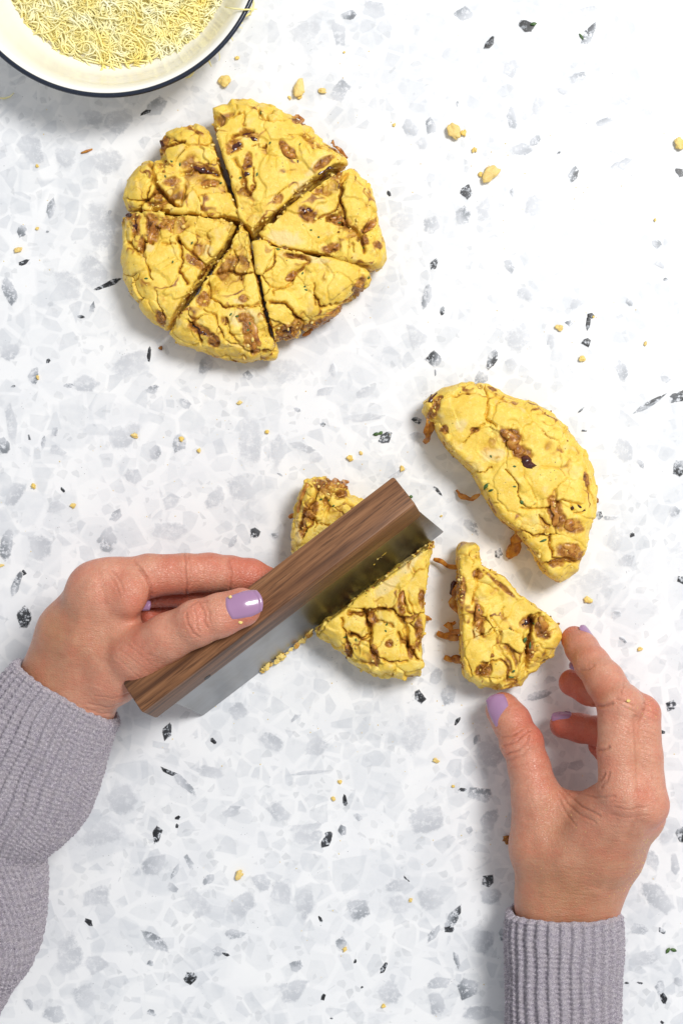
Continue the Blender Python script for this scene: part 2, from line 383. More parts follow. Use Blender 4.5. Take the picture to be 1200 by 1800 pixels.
# chips: x, y, half length, half width, angle of the long axis (deg, anticlockwise), darkness, mottling
CHIPS = """925 46 15 10 -10 1 .1|1033 62 24 9 68 .62 .8|861 75 15 7 45 .95 .3|815 24 16 12 0 .45 .8|896 124 20 17 60 .22 .3|613 27 12 9 0 .6 1
595 60 24 20 -60 .28 .5|660 15 22 17 -40 .2 .2|540 55 26 20 30 .16 .1|597 160 22 14 60 .38 .5|720 225 22 14 -40 .3 .2|756 222 17 10 90 .48 .8
742 252 14 12 0 .2 .2|803 183 6 3 80 .5 .5|898 206 26 10 -80 .4 .5|948 190 24 14 80 .18 .1|916 263 22 11 10 .36 .8|940 248 12 8 45 .5 .9
1015 137 14 10 20 .42 .9|990 160 12 8 0 .2 .3|1060 215 17 9 10 .42 .6|1090 174 24 16 10 .24 .3|1133 200 18 11 20 .24 .3|1187 183 24 16 -10 .24 .2
1035 18 24 10 0 .18 .1|1085 88 22 12 -5 .15 .1|1096 289 17 9 25 .3 .3|1007 306 15 8 70 .62 .9|1195 303 12 8 -30 .9 .5|981 269 4 2 30 .8 .5
819 338 18 11 55 .8 .8|813 380 18 13 80 .5 .8|853 372 30 15 80 .2 .2|940 362 26 18 50 .18 .1|900 338 8 4 90 .4 .5|1085 290 14 7 30 .3 .3
1130 425 28 24 40 .16 .2|1152 428 10 7 -20 .5 .9|1158 465 12 8 -20 .3 .5|895 467 15 8 -70 .4 .8|923 515 18 12 -10 .26 .3|1013 533 15 9 30 .28 .3
1105 530 8 6 -60 .45 .8|1169 491 5 3 0 .6 .9|1000 569 8 6 -20 .55 .9|970 598 18 9 80 .25 .3|912 595 30 26 30 .2 .1|866 630 18 9 68 .7 .9
846 664 15 12 40 .45 .7|898 640 17 11 -70 .22 .3|1092 648 23 12 -70 .38 .7|1170 665 10 8 0 .35 .8|1140 710 30 5 32 .7 .7|1193 697 16 11 30 .8 .9
1095 790 26 18 -60 .22 .3|1125 815 9 6 -50 .4 .7|1193 822 14 12 60 .75 .9|1020 721 9 2 40 .7 .5|1026 757 5 2 0 .8 .5|1030 602 9 8 30 .92 .6
1033 567 14 4 80 .95 .1|1037 555 7 6 0 .95 .1|683 340 5 4 -50 .95 .1|760 398 18 15 30 .32 .9|706 390 22 20 0 .14 .2|762 466 13 7 60 .8 .8
750 520 22 8 80 .5 .5|777 547 8 5 80 .75 .9|762 632 15 14 20 .68 1|765 655 7 2 90 .6 .8|730 590 26 22 -60 .2 .1|677 770 15 8 40 .78 .9
732 738 9 6 -20 .75 .9|730 766 12 9 0 .25 .3|567 746 5 4 0 .7 .5|585 650 15 7 85 .22 .2|640 690 20 10 25 .22 .2|523 720 4 6 60 .4 .5
570 688 20 9 20 .2 .2|500 650 34 26 10 .13 .1|440 775 46 20 -85 .17 .1|490 790 30 17 85 .15 .1|435 660 10 8 10 .5 1|640 735 34 8 5 .2 .4
530 785 24 8 -20 .3 .7|425 858 28 24 -40 .18 .1|700 832 18 7 30 .34 .4|768 862 11 3 -50 .85 .9|828 926 18 9 -40 .5 .9|876 972 9 7 80 .8 .9
492 834 6 2 -30 .5 .5|555 805 14 10 20 .15 .1|272 188 22 15 35 .42 .3|257 197 12 5 30 .92 .6|60 265 32 24 -30 .26 .3|115 278 18 20 60 .2 .1
165 205 24 18 20 .24 .3|205 215 30 24 0 .24 .3|190 285 36 24 0 .2 .1|90 367 19 9 85 .5 .8|39 405 12 9 60 .6 .9|17 510 28 13 -70 .5 .8
42 462 10 5 25 .85 .5|84 407 3 2 0 .6 .5|190 380 12 4 65 .4 .6|178 400 28 48 0 .22 .2|170 480 34 24 -70 .22 .2|190 500 28 5 22 .95 .35
163 540 11 5 80 .55 .9|143 557 7 3 0 .75 .8|262 623 14 4 85 .9 .2|85 634 5 4 40 .9 .3|120 500 30 20 -50 .14 .1|17 620 22 16 20 .28 .3
60 662 15 10 80 .5 .9|150 675 26 18 10 .24 .3|122 678 8 4 0 .6 .9|24 679 4 2 20 .7 .5|230 640 34 24 30 .18 .2|267 685 13 8 20 .45 .9
362 640 20 12 60 .4 .4|220 770 34 24 20 .22 .2|52 769 6 3 -80 .95 .1|5 782 17 14 -70 .55 .8|97 760 12 7 60 .38 .8|77 778 12 4 80 .4 .8
102 792 16 12 10 .2 .2|22 745 36 12 -80 .2 .2|273 795 14 11 50 .36 .6|314 780 16 12 70 .42 .8|235 838 18 14 -20 .22 .2|111 861 6 3 -45 .95 .2
205 905 14 10 55 .42 .7|188 950 26 17 -75 .42 .8|70 960 28 21 -70 .28 .1|12 955 32 12 80 .52 .9|25 870 28 15 50 .3 .2|100 890 18 12 20 .22 .2
27 1030 26 8 70 .6 .9|41 1007 6 5 0 .9 .4|42 1085 19 12 80 .82 .9|447 938 10 9 -30 .8 1|484 940 7 6 0 .5 .9|410 950 13 6 60 .3 .5
380 875 22 16 60 .2 .1|300 935 34 22 0 .16 .1|325 710 14 8 -45 .32 .7|300 880 20 14 30 .18 .1|295 1285 16 8 80 .82 1|375 1302 7 4 -45 .95 .2
300 1358 18 5 -25 .92 .3|325 1378 30 9 -42 .42 .5|215 1405 26 30 -60 .22 .1|366 1358 28 12 -10 .22 .2|410 1425 20 11 25 .3 .4|277 1466 15 10 80 .9 .6
313 1437 6 4 20 .95 .2|311 1452 5 3 80 .95 .2|270 1520 26 17 30 .34 .4|180 1465 38 22 10 .17 .1|170 1575 30 24 20 .2 .1|333 1515 17 6 -60 .42 .8
308 1532 14 5 70 .4 .7|304 1560 10 7 -40 .36 .6|366 1545 12 9 50 .4 .9|425 1590 24 20 40 .24 .1|350 1585 34 22 -50 .15 .1|157 1621 9 6 -30 .97 .1
272 1655 30 11 -38 .5 .9|410 1641 20 9 -5 .38 .8|385 1672 17 10 10 .36 .6|396 1677 7 3 -25 .8 .5|334 1720 12 11 10 .95 .4|265 1693 7 6 30 .5 .9
120 1680 38 26 80 .2 .1|170 1695 26 20 -20 .2 .1|267 1780 10 5 -20 .5 .9|95 1782 22 16 0 .3 .3|145 1750 26 22 70 .22 .2|53 1765 16 6 -60 .35 .6
476 1302 26 17 -30 .3 .3|555 1312 24 18 20 .22 .1|520 1262 14 5 40 .3 .5|418 1250 20 18 60 .3 .2|490 1430 24 17 -40 .26 .2|540 1470 28 18 0 .18 .1
538 1455 30 12 5 .16 .1|606 1407 9 4 -80 .95 .2|573 1475 16 9 65 .8 .9|603 1460 11 8 -40 .6 .8|629 1436 10 7 -40 .34 .6|750 1442 30 24 20 .26 .2
738 1225 14 9 -70 .9 .9|803 1268 9 4 65 .97 .1|843 1397 26 14 -5 .52 .9|812 1388 7 3 0 .8 .8|855 1548 14 11 60 .82 .8|862 1575 24 16 10 .32 .2
838 1300 10 6 70 .45 .8|860 1325 30 24 -60 .26 .2|787 1222 20 15 60 .36 .2|765 1190 16 10 70 .3 .2|860 1440 24 16 50 .3 .3|824 1458 8 6 80 .36 .6
626 1598 22 24 0 .42 .9|563 1615 7 3 -60 .88 .6|600 1658 11 9 80 .48 .8|518 1697 13 12 0 .5 1|624 1690 5 3 70 .97 .1|674 1702 12 4 60 .9 .5
568 1753 7 4 75 .97 .1|636 1735 3 2 30 .9 .3|583 1790 3 2 0 .9 .3|515 1740 32 22 10 .24 .1|685 1745 20 22 30 .24 .2|700 1557 26 11 0 .26 .3
714 1545 8 2 -50 .9 .4|755 1580 24 26 -80 .24 .2|795 1617 27 10 58 .62 .9|790 1633 9 7 0 .85 .9|762 1640 18 6 55 .42 .6|820 1738 21 19 30 .6 .9
768 1765 26 14 -75 .34 .3|770 1728 24 10 5 .3 .3|850 1655 24 20 80 .3 .2|802 1685 18 5 -80 .5 .8|883 1643 12 7 -80 .55 .8|535 1585 16 30 0 .24 .2
460 1550 16 20 60 .22 .2|495 1570 20 26 0 .18 .1|840 1780 28 14 10 .3 .3|545 1358 36 4 5 .22 .3|700 1590 24 18 0 .16 .1|730 1290 26 36 0 .14 .1
1085 1190 14 18 40 .3 .4|1093 1124 8 4 -35 .6 .8|1082 1080 10 6 10 .36 .5|1100 985 17 12 25 .32 .4|1054 905 8 7 60 .75 .8|1072 910 14 5 0 .4 .7
1110 940 5 4 80 .9 .6|1184 898 12 10 -75 .42 .8|1196 1020 8 8 0 .85 .9|1178 1240 12 9 20 .88 .8|1163 1287 6 4 20 .97 .1|1045 1020 34 20 10 .14 .1
1080 950 20 14 70 .16 .1|1195 1465 8 14 0 .75 .6|1170 1470 18 12 60 .2 .2|1155 1580 34 18 -45 .32 .3|1145 1512 20 12 -60 .24 .3|1184 1520 12 18 0 .28 .4
1122 1632 18 11 -10 .36 .6|1162 1636 7 5 -40 .75 .7|1165 1754 11 5 -65 .97 .4|1159 1735 16 9 -70 .4 .6|1130 1685 24 15 0 .22 .2|1190 1725 10 8 -40 .35 .6
1101 1728 4 2 0 .9 .3|1124 1728 6 2 -5 .8 .3|1163 1797 4 3 0 .9 .4|905 1640 10 10 0 .3 .2|930 1345 26 16 0 .2 .1|985 1350 24 14 20 .18 .2
740 1145 16 6 60 .25 .3|650 1040 20 14 0 .2 .2|415 345 16 24 20 .5 .2|1010 1345 16 12 0 .25 .3|1085 265 16 8 0 .16 .1|965 1195 12 8 10 .2 .2
945 1222 22 8 15 .42 .7"""
def chip(x, y, a, b, ang, dark, mott, k, name='stone_chip', parent=top):
    rr = random.Random(k*31+7)
    n = rr.randint(5, 8); ca, sa = math.cos(R(ang)), math.sin(R(ang))
    gd = rr.uniform(0, 6.28); vs = []; cs = []
    ring = []
    ths = sorted((i+rr.uniform(-.38, .38))*2*math.pi/n for i in range(n))
    for th in ths:
        rad = rr.uniform(.82, 1.22)
        u, v = a*math.cos(th)*rad, b*math.sin(th)*rad
        ring.append((u*ca-v*sa, u*sa+v*ca, th))
    z = .35 + (k % 7)*.07
    if dark > .9: a *= 1.1; b *= 1.1
    faint = max(0.0, min(1.0, (dark-.1)*1.6))
    dark = dark*1.1 if dark > .6 else dark*.9
    cmax = .5+.45*faint
    for sc, cv in ((0, cmax), (.5, cmax), (.80, cmax), (1.16, 0.0)):
        if sc == 0:
            vs.append((x-600, 900-y, z)); cs.append((cv, dark*.95, min(1, mott+.35))); continue
        for (u, v, th) in ring:
            g = .5+.5*math.cos(th-gd)
            d = dark*(.45+.75*g) if dark < .85 else dark*(.85+.15*g)
            vs.append((x-600+u*sc, 900-y+v*sc, z*(1 if sc < 1 else .25)+(.0))); cs.append((cv, min(1, d), min(1, mott+.35)))
    F = [(0, 1+i, 1+(i+1) % n) for i in range(n)]
    for r0 in (1, 1+n):
        for i in range(n):
            j = (i+1) % n; F.append((r0+i, r0+n+i, r0+n+j, r0+j))
    me = make_mesh(name, vs, F, M_CHIP, attrs={'chip': np.array(cs)})
    return link(name, me, parent)
k = 0
for row in CHIPS.replace('\n', '|').split('|'):
    if not row.strip(): continue
    v = [float(q) for q in row.split()]; k += 1
    chip(*v, k)

# ============================================================ dough
def tube(pts, rads, n=7, flat=1.0, up=(0, 0, 1), closed_caps=True):
    P = [np.array(p, float) for p in pts]; V = []; F = []
    up = np.array(up, float)
    for i, p in enumerate(P):
        d = P[min(i+1, len(P)-1)]-P[max(i-1, 0)]; d /= np.linalg.norm(d)+1e-9
        s = np.cross(d, up); s /= np.linalg.norm(s)+1e-9; u = np.cross(s, d)
        for j in range(n):
            a = 2*math.pi*j/n
            V.append(p+rads[i]*(math.cos(a)*s+math.sin(a)*u*flat))
    for i in range(len(P)-1):
        for j in range(n):
            F.append((i*n+j, (i+1)*n+j, (i+1)*n+(j+1) % n, i*n+(j+1) % n))
    F.append(tuple(range(n))); F.append(tuple((len(P)-1)*n+j for j in range(n))[::-1])
    return V, F

def dough_piece(outline, edges, height, seed, cracks=(), stains=(), pale=(), cell=1.36, zref=75, R_out=46, R_cut=5,
                extra=None, plates=46, zc_ref=88, rough=1.0):
    """outline: photo points; edges: index set i where side i->i+1 is a knife cut"""
    O = [tuple(W(x, y, zref)[:2]) for x, y in outline]
    n = len(O)
    outer = [(O[i], O[(i+1) % n]) for i in range(n) if i not in edges]
    cut = [(O[i], O[(i+1) % n]) for i in range(n) if i in edges]
    xs = [p[0] for p in O]; ys = [p[1] for p in O]
    rs = np.random.RandomState(seed)
    lo = np.array([min(xs)-14, min(ys)-14, -3]); hi = np.array([max(xs)+14, max(ys)+14, height+16])
    ns = max(8, int((hi[0]-lo[0])*(hi[1]-lo[1])/plates**2))
    seeds = np.stack([rs.uniform(lo[i], hi[i], ns*2) for i in range(3)], 1)
    offs = rs.uniform(-4.2, 3.2, ns*2)
    ns2 = ns*9
    seeds2 = np.stack([rs.uniform(lo[i], hi[i], ns2) for i in range(3)], 1)
    offs2 = rs.uniform(-1.1, 1.1, ns2)
    CR = [([tuple(W(x, y, zc_ref)[:2]) for x, y in pl], w, d) for pl, w, d in cracks]
    ST = [(W(x, y, zc_ref)[:2], rx, ry, R(an)) for x, y, rx, ry, an in stains]
    PA = [(W(x, y, zc_ref)[:2], rx, ry, R(an)) for x, y, rx, ry, an in pale]
    def segd(X, Y, segs):
        b = np.full(X.shape, 1e9)
        for p, q in segs: b = np.minimum(b, seg_dist2(X, Y, [p, q]))
        return b
    def vor(P, sd, of):
        f1 = np.full(len(P), 1e9); f2 = f1.copy(); o = np.zeros(len(P))
        for i in range(len(sd)):
            d = np.sqrt(((P-sd[i])**2).sum(1))
            m = d < f1
            f2 = np.where(m, f1, np.minimum(f2, d)); f1 = np.where(m, d, f1); o = np.where(m, of[i], o)
        return f1, f2, o
    def ell(P, items, warp):
        m = np.zeros(len(P))
        for c, rx, ry, an in items:
            dx, dy = P[:, 0]-c[0], P[:, 1]-c[1]; ca, sa = math.cos(an), math.sin(an)
            u = (dx*ca+dy*sa)/rx; v = (-dx*sa+dy*ca)/ry
            m = np.maximum(m, 1-sstep(.6, 1.15, np.sqrt(u*u+v*v)+warp))
        return m
    def base(P):
        X, Y, Z = P.T
        wob = fbm(P, 38, seed, 2)
        X2 = X+wob*3.0; Y2 = Y+fbm(P, 38, seed+9, 2)*3.0
        ins = inside(X2, Y2, O)
        do = segd(X2, Y2, outer) if outer else np.full(X.shape, 200.)
        dk = segd(X2, Y2, cut) if cut else np.full(X.shape, 200.)
        sgn = np.where(ins | (dk < do), 1., -1.)
        top_h = height*(1+.06*vnoise(P*[1, 1, 0], 70, seed+2))
        # rounded rim: super-ellipse between side and top
        zc = top_h*.42; hz = np.where(Z > zc, top_h-zc, zc+6)
        Rr = np.minimum(R_out, 60)
        q = np.maximum(Rr-sgn*do, 0)/Rr; w = np.abs(Z-zc)/hz
        dz = np.maximum(np.abs(Z-zc)-hz, -40)
        pr = 2.3
        g = (q**pr+w**pr)**(1/pr)
        d_out = (g-1)*np.minimum(Rr, hz)
        d_out = np.maximum(d_out, dz)
        # cut faces: upright, slightly crumbly, small top radius
        d_cut = np.where(ins | (dk >= do), -dk, dk)
        d = smax(d_out, d_cut, R_cut)
        return np.maximum(d, -Z+.2), do, dk
    def detail(P, full=False):
        Pw = P+np.stack([fbm(P, 26, seed+i*5+1, 3) for i in range(3)], 1)*11
        Pw = Pw*[1, 1, .8]
        f1, f2, o = vor(Pw, seeds*[1, 1, .8], offs); e = f2-f1
        st = sstep(.0, .5, vnoise(P, 48, seed+21))
        blend = sstep(0, 2.6, e)
        r = o*blend*rough
        wdt = .9+1.3*sstep(-.2, .6, vnoise(P, 20, seed+4))
        r = r+st*6.5*np.exp(-(e/wdt)**2)*rough
        r = r+.5*(1-sstep(0, 10, e))
        g1, g2, o2 = vor(P+np.stack([vnoise(P, 9, seed+i*5+1) for i in range(3)], 1)*3.5, seeds2, offs2); e2 = g2-g1
        cr = sstep(-.02, .28, fbm(P, 36, seed+31, 2)+.35*ell(P, ST, fbm(P, 11, seed+70, 2)*.45))
        r = r+cr*(o2*1.2*sstep(0, 2, e2)-5.0*np.clip(1-(g1/13)**2, 0, 1)+3.0+2.0*np.exp(-(e2/1.2)**2))*rough
        cz = sstep(-.1, .5, vnoise(P, 30, seed+45))
        r = r+fbm(P, 20, seed+40, 2)*1.3+fbm(P, 5.5, seed+44, 2)*(.15+1.0*cr)
        X, Y, Z = P.T
        jx = fbm(P, 11, seed+51, 3)*5.5; jy = fbm(P, 11, seed+52, 3)*5.5
        for pl, w, dd in CR:
            dist = seg_dist2(X+jx, Y+jy, pl)
            wv = w*(.75+.5*(vnoise(P, 15, seed+60)+1)*.5)
            r = r+1.2*dd*np.exp(-(dist/(wv*.68))**2)+.06*dd*np.exp(-(dist/(wv*3))**2)
        warp = fbm(P, 11, seed+70, 2)*.45
        s = ell(P, ST, warp)
        r = r+s*(.9+2.2*vnoise(P, 5, seed+71))
        return r, s
    def f(P, coarse):
        b, do, dk = base(P)
        if not coarse and extra is None: pass
        return b if extra is None else np.maximum(b, extra(P))
    V, Q = sdf_mesh(f, lo, hi, cell, 4, 3)
    V, Q = keep_largest(V, Q)
    N = normals(V, Q)
    for _ in range(3):      # smooth the normals a little so displaced plates keep together
        A = N[Q].mean(1); N2 = np.zeros_like(N)
        for c in range(4): np.add.at(N2, Q[:, c], A)
        N = N2/(np.linalg.norm(N2, axis=1)[:, None]+1e-9)
    b, do, dk = base(V)
    r, s_ = detail(V)
    near = 1-sstep(0, 9, dk); side = near*(1-sstep(height*.80, height*.97, V[:, 2]))
    r = r+fbm(V, 17, seed+66, 2)*3.2*(1-sstep(14, 30, do))
    r = r*(1-.65*side)+side*(fbm(V, 12, seed+80, 3)*3.0)
    V = V-N*r[:, None]
    V[:, 2] = np.maximum(V[:, 2], .3)
    # dough colour: onion stains, floury patches, and shade painted into the cracks
    b, do, dk = base(V)
    warp = fbm(V, 11, seed+70, 3)*.5
    st = ell(V, ST, warp)
    side = (1-sstep(0, 8, dk))*(1-sstep(height*.8, height*.95, V[:, 2]))
    torn = sstep(.12, .42, fbm(V, 20, seed+90, 3))
    st = np.maximum(st, side*torn*.9)
    so = (1-sstep(6, 26, do))*(1-sstep(height*.45, height*.75, V[:, 2]))
    st = np.maximum(st, so*sstep(.15, .5, fbm(V, 16, seed+93, 3))*.9)
    vein = 1-np.abs(fbm(V+fbm(V, 12, seed+5, 2)[:, None]*7, 34, seed+97, 2))
    st = np.maximum(st, sstep(.90, .985, vein)*sstep(.0, .4, fbm(V, 30, seed+94, 2))*.95)
    st = np.maximum(st, sstep(2.0, 7, r)*sstep(-.35, .2, fbm(V, 22, seed+98, 2))*.8)  # cracks browned: onion inside them, plus painted shade for contrast
    pa = np.maximum(ell(V, PA, warp), sstep(.25, .6, fbm(V, 18, seed+99, 3))*.55)
    near_edge = (1-sstep(1, 9, dk))*sstep(height*.7, height*.9, V[:, 2])
    wgt = near_edge*2.0+sstep(1.5, 6, r)*1.2+st*1.0+side*.35+.01
    wgt = wgt*sstep(-.25, .35, fbm(V, 22, seed+77, 2))+1e-4
    return V, Q, np.stack([st, pa, 0*st], 1), wgt

_gp = (1+5**.5)/2
_IV = np.array([(-1,_gp,0),(1,_gp,0),(-1,-_gp,0),(1,-_gp,0),(0,-1,_gp),(0,1,_gp),(0,-1,-_gp),(0,1,-_gp),(_gp,0,-1),(_gp,0,1),(-_gp,0,-1),(-_gp,0,1)], float)/1.9
_IF = [(0,11,5),(0,5,1),(0,1,7),(0,7,10),(0,10,11),(1,5,9),(5,11,4),(11,10,2),(10,7,6),(7,1,8),(3,9,4),(3,4,2),(3,2,6),(3,6,8),(3,8,9),(4,9,5),(2,4,11),(6,2,10),(8,6,7),(9,8,1)]
def _split(V, F):
    V = [np.array(v) for v in V]; mid = {}; out = []
    def m(a, b):
        k_ = (min(a, b), max(a, b))
        if k_ not in mid:
            p = (V[a]+V[b])/2; V.append(p/np.linalg.norm(p)); mid[k_] = len(V)-1
        return mid[k_]
    for a, b, c in F:
        x, y, z = m(a, b), m(b, c), m(c, a); out += [(a, x, z), (b, y, x), (c, z, y), (x, y, z)]
    return np.array(V), out
_SV, _SF = _split(_IV, _IF)
def fragments(V, N, wgt, n_, seed, parent):
    rs = np.random.RandomState(seed); p = wgt/wgt.sum(); pick = rs.choice(len(V), n_, p=p)
    VV = []; FF = []; CC = []
    for q in pick:
        r = rs.choice([rs.uniform(.9, 1.8), rs.uniform(1.8, 3.6)], p=[.7, .3])
        L = _SV*(1+.30*vnoise(_SV+q*.37, .9, seed)[:, None])*r*rs.uniform(.6, 1.25, 3)
        a = rs.uniform(0, 6.28); L = np.stack([L[:, 0]*math.cos(a)-L[:, 1]*math.sin(a), L[:, 0]*math.sin(a)+L[:, 1]*math.cos(a), L[:, 2]], 1)
        b = len(VV)*len(_SV); VV.append(L+V[q]+N[q]*r*.25); FF += [(b+i, b+j, b+k_) for i, j, k_ in _SF]
        CC.append(np.tile([1. if rs.rand() < .22 else 0., rs.uniform(0, .8), 0], (len(_SV), 1)))
    VV = np.concatenate(VV); VV[:, 2] = np.maximum(VV[:, 2], .3)
    o = link('crumb_fragments', make_mesh('crumb_fragments', VV, FF, M_DOUGH, attrs={'dough': np.concatenate(CC)})); o['kind'] = 'stuff'
    return adopt(o, parent)
def onion(parent, bvh, pl, r=3.2, flat=.30, z=None, dark=False, lift=-.15):
    pts = []; rsx = random.Random(int(pl[0][0]*7+pl[0][1]*3)); n_ph = rsx.uniform(0, 6)
    if z is not None: lift = .4; flat = min(flat, .4)
    N = max(9, len(pl)*4); pl = np.array(pl, float)
    s = np.linspace(0, len(pl)-1, N)
    for q in s:
        i = min(int(q), len(pl)-2); fr = q-i; x, y = pl[i][:2]*(1-fr)+pl[i+1][:2]*fr
        zz = None
        if z is None and bvh is not None:
            p = W(x, y, 85); hit = bvh.ray_cast(Vector((p[0], p[1], 300)), Vector((0, 0, -1)))
            if hit[0] is not None: zz = hit[0].z+r*flat*lift
        if zz is None:
            zz = (z if z is not None else 10)
            if isinstance(zz, (tuple, list)): zz = zz[0]+(zz[1]-zz[0])*q/(len(pl)-1)
        p = W(x, y, zz); pts.append(p)
    zs = np.array([p[2] for p in pts]); zs = np.convolve(np.pad(zs, 1, 'edge'), [.25, .5, .25], 'valid')
    for p, zq in zip(pts, zs): p[2] = max(zq, r*flat+.6)
    rads = [r*(.25+.75*math.sin(math.pi*min(.94, max(.06, (i+.3)/N)))**.6)*(1+.22*math.sin(n_ph+i*.9)+rsx.uniform(-.06, .06)) for i in range(N)]
    for i, p in enumerate(pts): p[0] += .25*r*math.sin(n_ph+i*1.1); p[1] += .25*r*math.cos(n_ph*2+i*.9)
    V, F = tube(pts, rads, 8, flat)
    o = link('onion_strip', make_mesh('onion_strip', V, F, M_DONION if dark else M_ONION), None)
    return adopt(o, parent)
def herb(parent, bvh, x, y, ang, L=7, z=None, w=2.0):
    ca, sa = math.cos(R(ang)), -math.sin(R(ang))
    pts = []
    for q in (-1, -.5, 0, .5, 1):
        X, Y = x+ca*L*q*.5, y+sa*L*q*.5; zz = z
        if z is None:
            p = W(X, Y, 85); hit = bvh.ray_cast(Vector((p[0], p[1], 300)), Vector((0, 0, -1)))
            zz = (hit[0].z if hit[0] is not None else 2)+.8
        pts.append(W(X, Y, zz))
    V, F = tube(pts, [.4, w*.8, w, w*.8, .3], 8, .4)
    o = link('herb_leaf', make_mesh('herb_leaf', V, F, M_HERB), None)
    return adopt(o, parent) if parent is not None else o

def build_dough(name, label, outline, edges, height, seed, onions=(), herbs=(), group=None, cat='dough wedge', **kw):
    V, Q, C, wgt = dough_piece(outline, set(edges), height, seed, **kw)
    cx = sum(p[0] for p in outline)/len(outline); cy = sum(p[1] for p in outline)/len(outline)
    root = empty(name, cx, cy); tag(root, label, cat, group)
    body = link('dough_body', make_mesh('dough_body', V, Q, M_DOUGH, attrs={'dough': C})); adopt(body, root)
    b = bvh_of(V, Q)
    fragments(V, normals(V, Q), wgt, 150, seed+5, root)
    for on in onions:
        if isinstance(on, dict): onion(root, b, **on)
        else: onion(root, b, on)
    for h in herbs: herb(root, b, *h)
    rh = random.Random(seed)
    for _ in range(3):
        q = rh.random()*.6; p0 = outline[rh.randrange(len(outline))]; herb(root, b, cx+(p0[0]-cx)*q, cy+(p0[1]-cy)*q, rh.uniform(0, 180), rh.uniform(4, 8), None, 1.6)
    return root
G1 = 'six wedges of the cut dough round'
build_dough('dough_wedge', 'smallest upper left wedge of the dough round, deeply notched at its rim',
  [(219,363),(213,345),(223,310),(243,281),(268,272),(279,275),(281,252),(290,229),(318,213),(345,214),(364,223),(378,262),(392,305),(406,345),(422,386),(400,383),(320,377),(260,371)],
  [10,11,12,13,14,15,16,17], 100, 101, zref=80, group=G1,
  cracks=[([(266,270),(268,300),(280,335),(300,352),(320,366)],4.5,15),([(283,262),(305,256),(325,250)],4,11),([(322,362),(326,345),(326,325)],2,10),
          ([(280,340),(262,352),(248,366)],3.5,12),([(318,308),(340,302),(365,300),(383,308)],4,6)],
  stains=[(353,298,32,9,-12),(368,324,16,9,0),(303,322,15,8,10),(287,250,10,14,0),(322,216,12,5,10),(280,342,9,12,0)],
  onions=[dict(pl=[(340,294),(358,298),(382,309)],r=5,dark=True),dict(pl=[(354,326),(368,322),(382,326)],r=4.5),dict(pl=[(283,248),(290,258)],r=4,dark=True)],
  herbs=[(388,322,40,6)])
build_dough('dough_wedge', 'largest wedge of the dough round, at its top, with four dark onion pits on it',
  [(443,409),(423,388),(402,300),(387,255),(382,228),(372,212),(369,185),(399,182),(403,167),(440,165),(459,176),(477,180),(511,196),(547,220),(568,239),(593,258),(612,281),(590,291),(556,314),(500,359)],
  [0,1,2,3,4,16,17,18,19], 108, 202, zref=85, group=G1,
  cracks=[([(455,190),(462,212),(478,218),(500,215)],3,7),([(408,246),(430,236),(448,235)],4,8),([(444,260),(455,262),(468,264),(470,258)],1.6,7),
          ([(413,285),(424,300),(432,330),(440,345)],4,8),([(440,345),(450,330),(446,300)],2,6),([(400,205),(430,200),(430,225)],2,6),([(540,232),(566,258),(590,268)],2.2,7),([(503,245),(530,240),(556,250)],1.6,4)],
  stains=[(414,262,17,13,30),(440,240,17,9,-10),(437,290,9,17,-15),(505,268,22,9,-50),(488,355,13,8,40),(568,292,22,8,40),(524,212,13,9,0),(585,258,16,4,-40),(446,333,5,5,0)],
  pale=[(436,246,10,6,20),(560,295,26,9,40),(528,330,20,8,40),(485,352,12,6,30)],
  onions=[dict(pl=[(492,253),(505,268),(518,281)],r=6),dict(pl=[(506,276),(516,283),(524,284)],r=5,dark=True),dict(pl=[(428,236),(444,240),(452,250)],r=5,dark=True),
          dict(pl=[(408,270),(414,256),(424,250)],r=5,dark=True),dict(pl=[(440,290),(436,300),(432,312)],r=4.5,dark=True),dict(pl=[(514,206),(522,204),(532,210),(526,220)],r=3.4),
          dict(pl=[(582,250),(598,264),(610,278)],r=3),dict(pl=[(478,362),(487,352)],r=4,dark=True),dict(pl=[(560,306),(572,296),(586,292)],r=3.5,dark=True)],
  herbs=[(460,197,70,10,None,3),(423,312,20,5)])
build_dough('dough_wedge', 'right upper wedge of the dough round, its outer lobe split by a crack',
  [(457,412),(500,374),(556,331),(600,301),(619,290),(637,308),(653,331),(661,363),(664,387),(677,427),(678,448),(667,468),(652,468),(600,458),(547,446),(490,436),(465,424)],
  [0,1,2,3,11,12,13,14,15,16], 100, 303, zref=80, group=G1,
  cracks=[([(612,300),(602,322),(598,345),(596,358),(606,376),(600,392)],3.6,12),([(600,392),(625,405),(636,420),(640,445)],3.4,10),([(576,386),(598,380)],4,8),([(612,440),(620,432),(622,445)],2,7),([(655,395),(640,412),(628,425)],3,8),([(560,384),(590,372),(600,345)],2.2,6)],
  stains=[(540,378,20,14,-20),(595,388,22,9,-15),(648,398,20,9,55),(583,438,18,9,15),(592,308,12,9,45),(640,425,9,9,0),(665,430,9,8,0)],
  pale=[(540,380,12,10,0),(500,420,36,14,-10)],
  onions=[dict(pl=[(580,384),(594,380),(608,392)],r=5),dict(pl=[(640,410),(650,400),(658,388)],r=6),dict(pl=[(530,370),(548,370)],r=5,dark=True),dict(pl=[(586,300),(598,306),(592,320)],r=4.5),dict(pl=[(570,438),(590,434)],r=4.5)],
  herbs=[(560,417,10,5),(650,466,0,8),(638,436,50,5)])
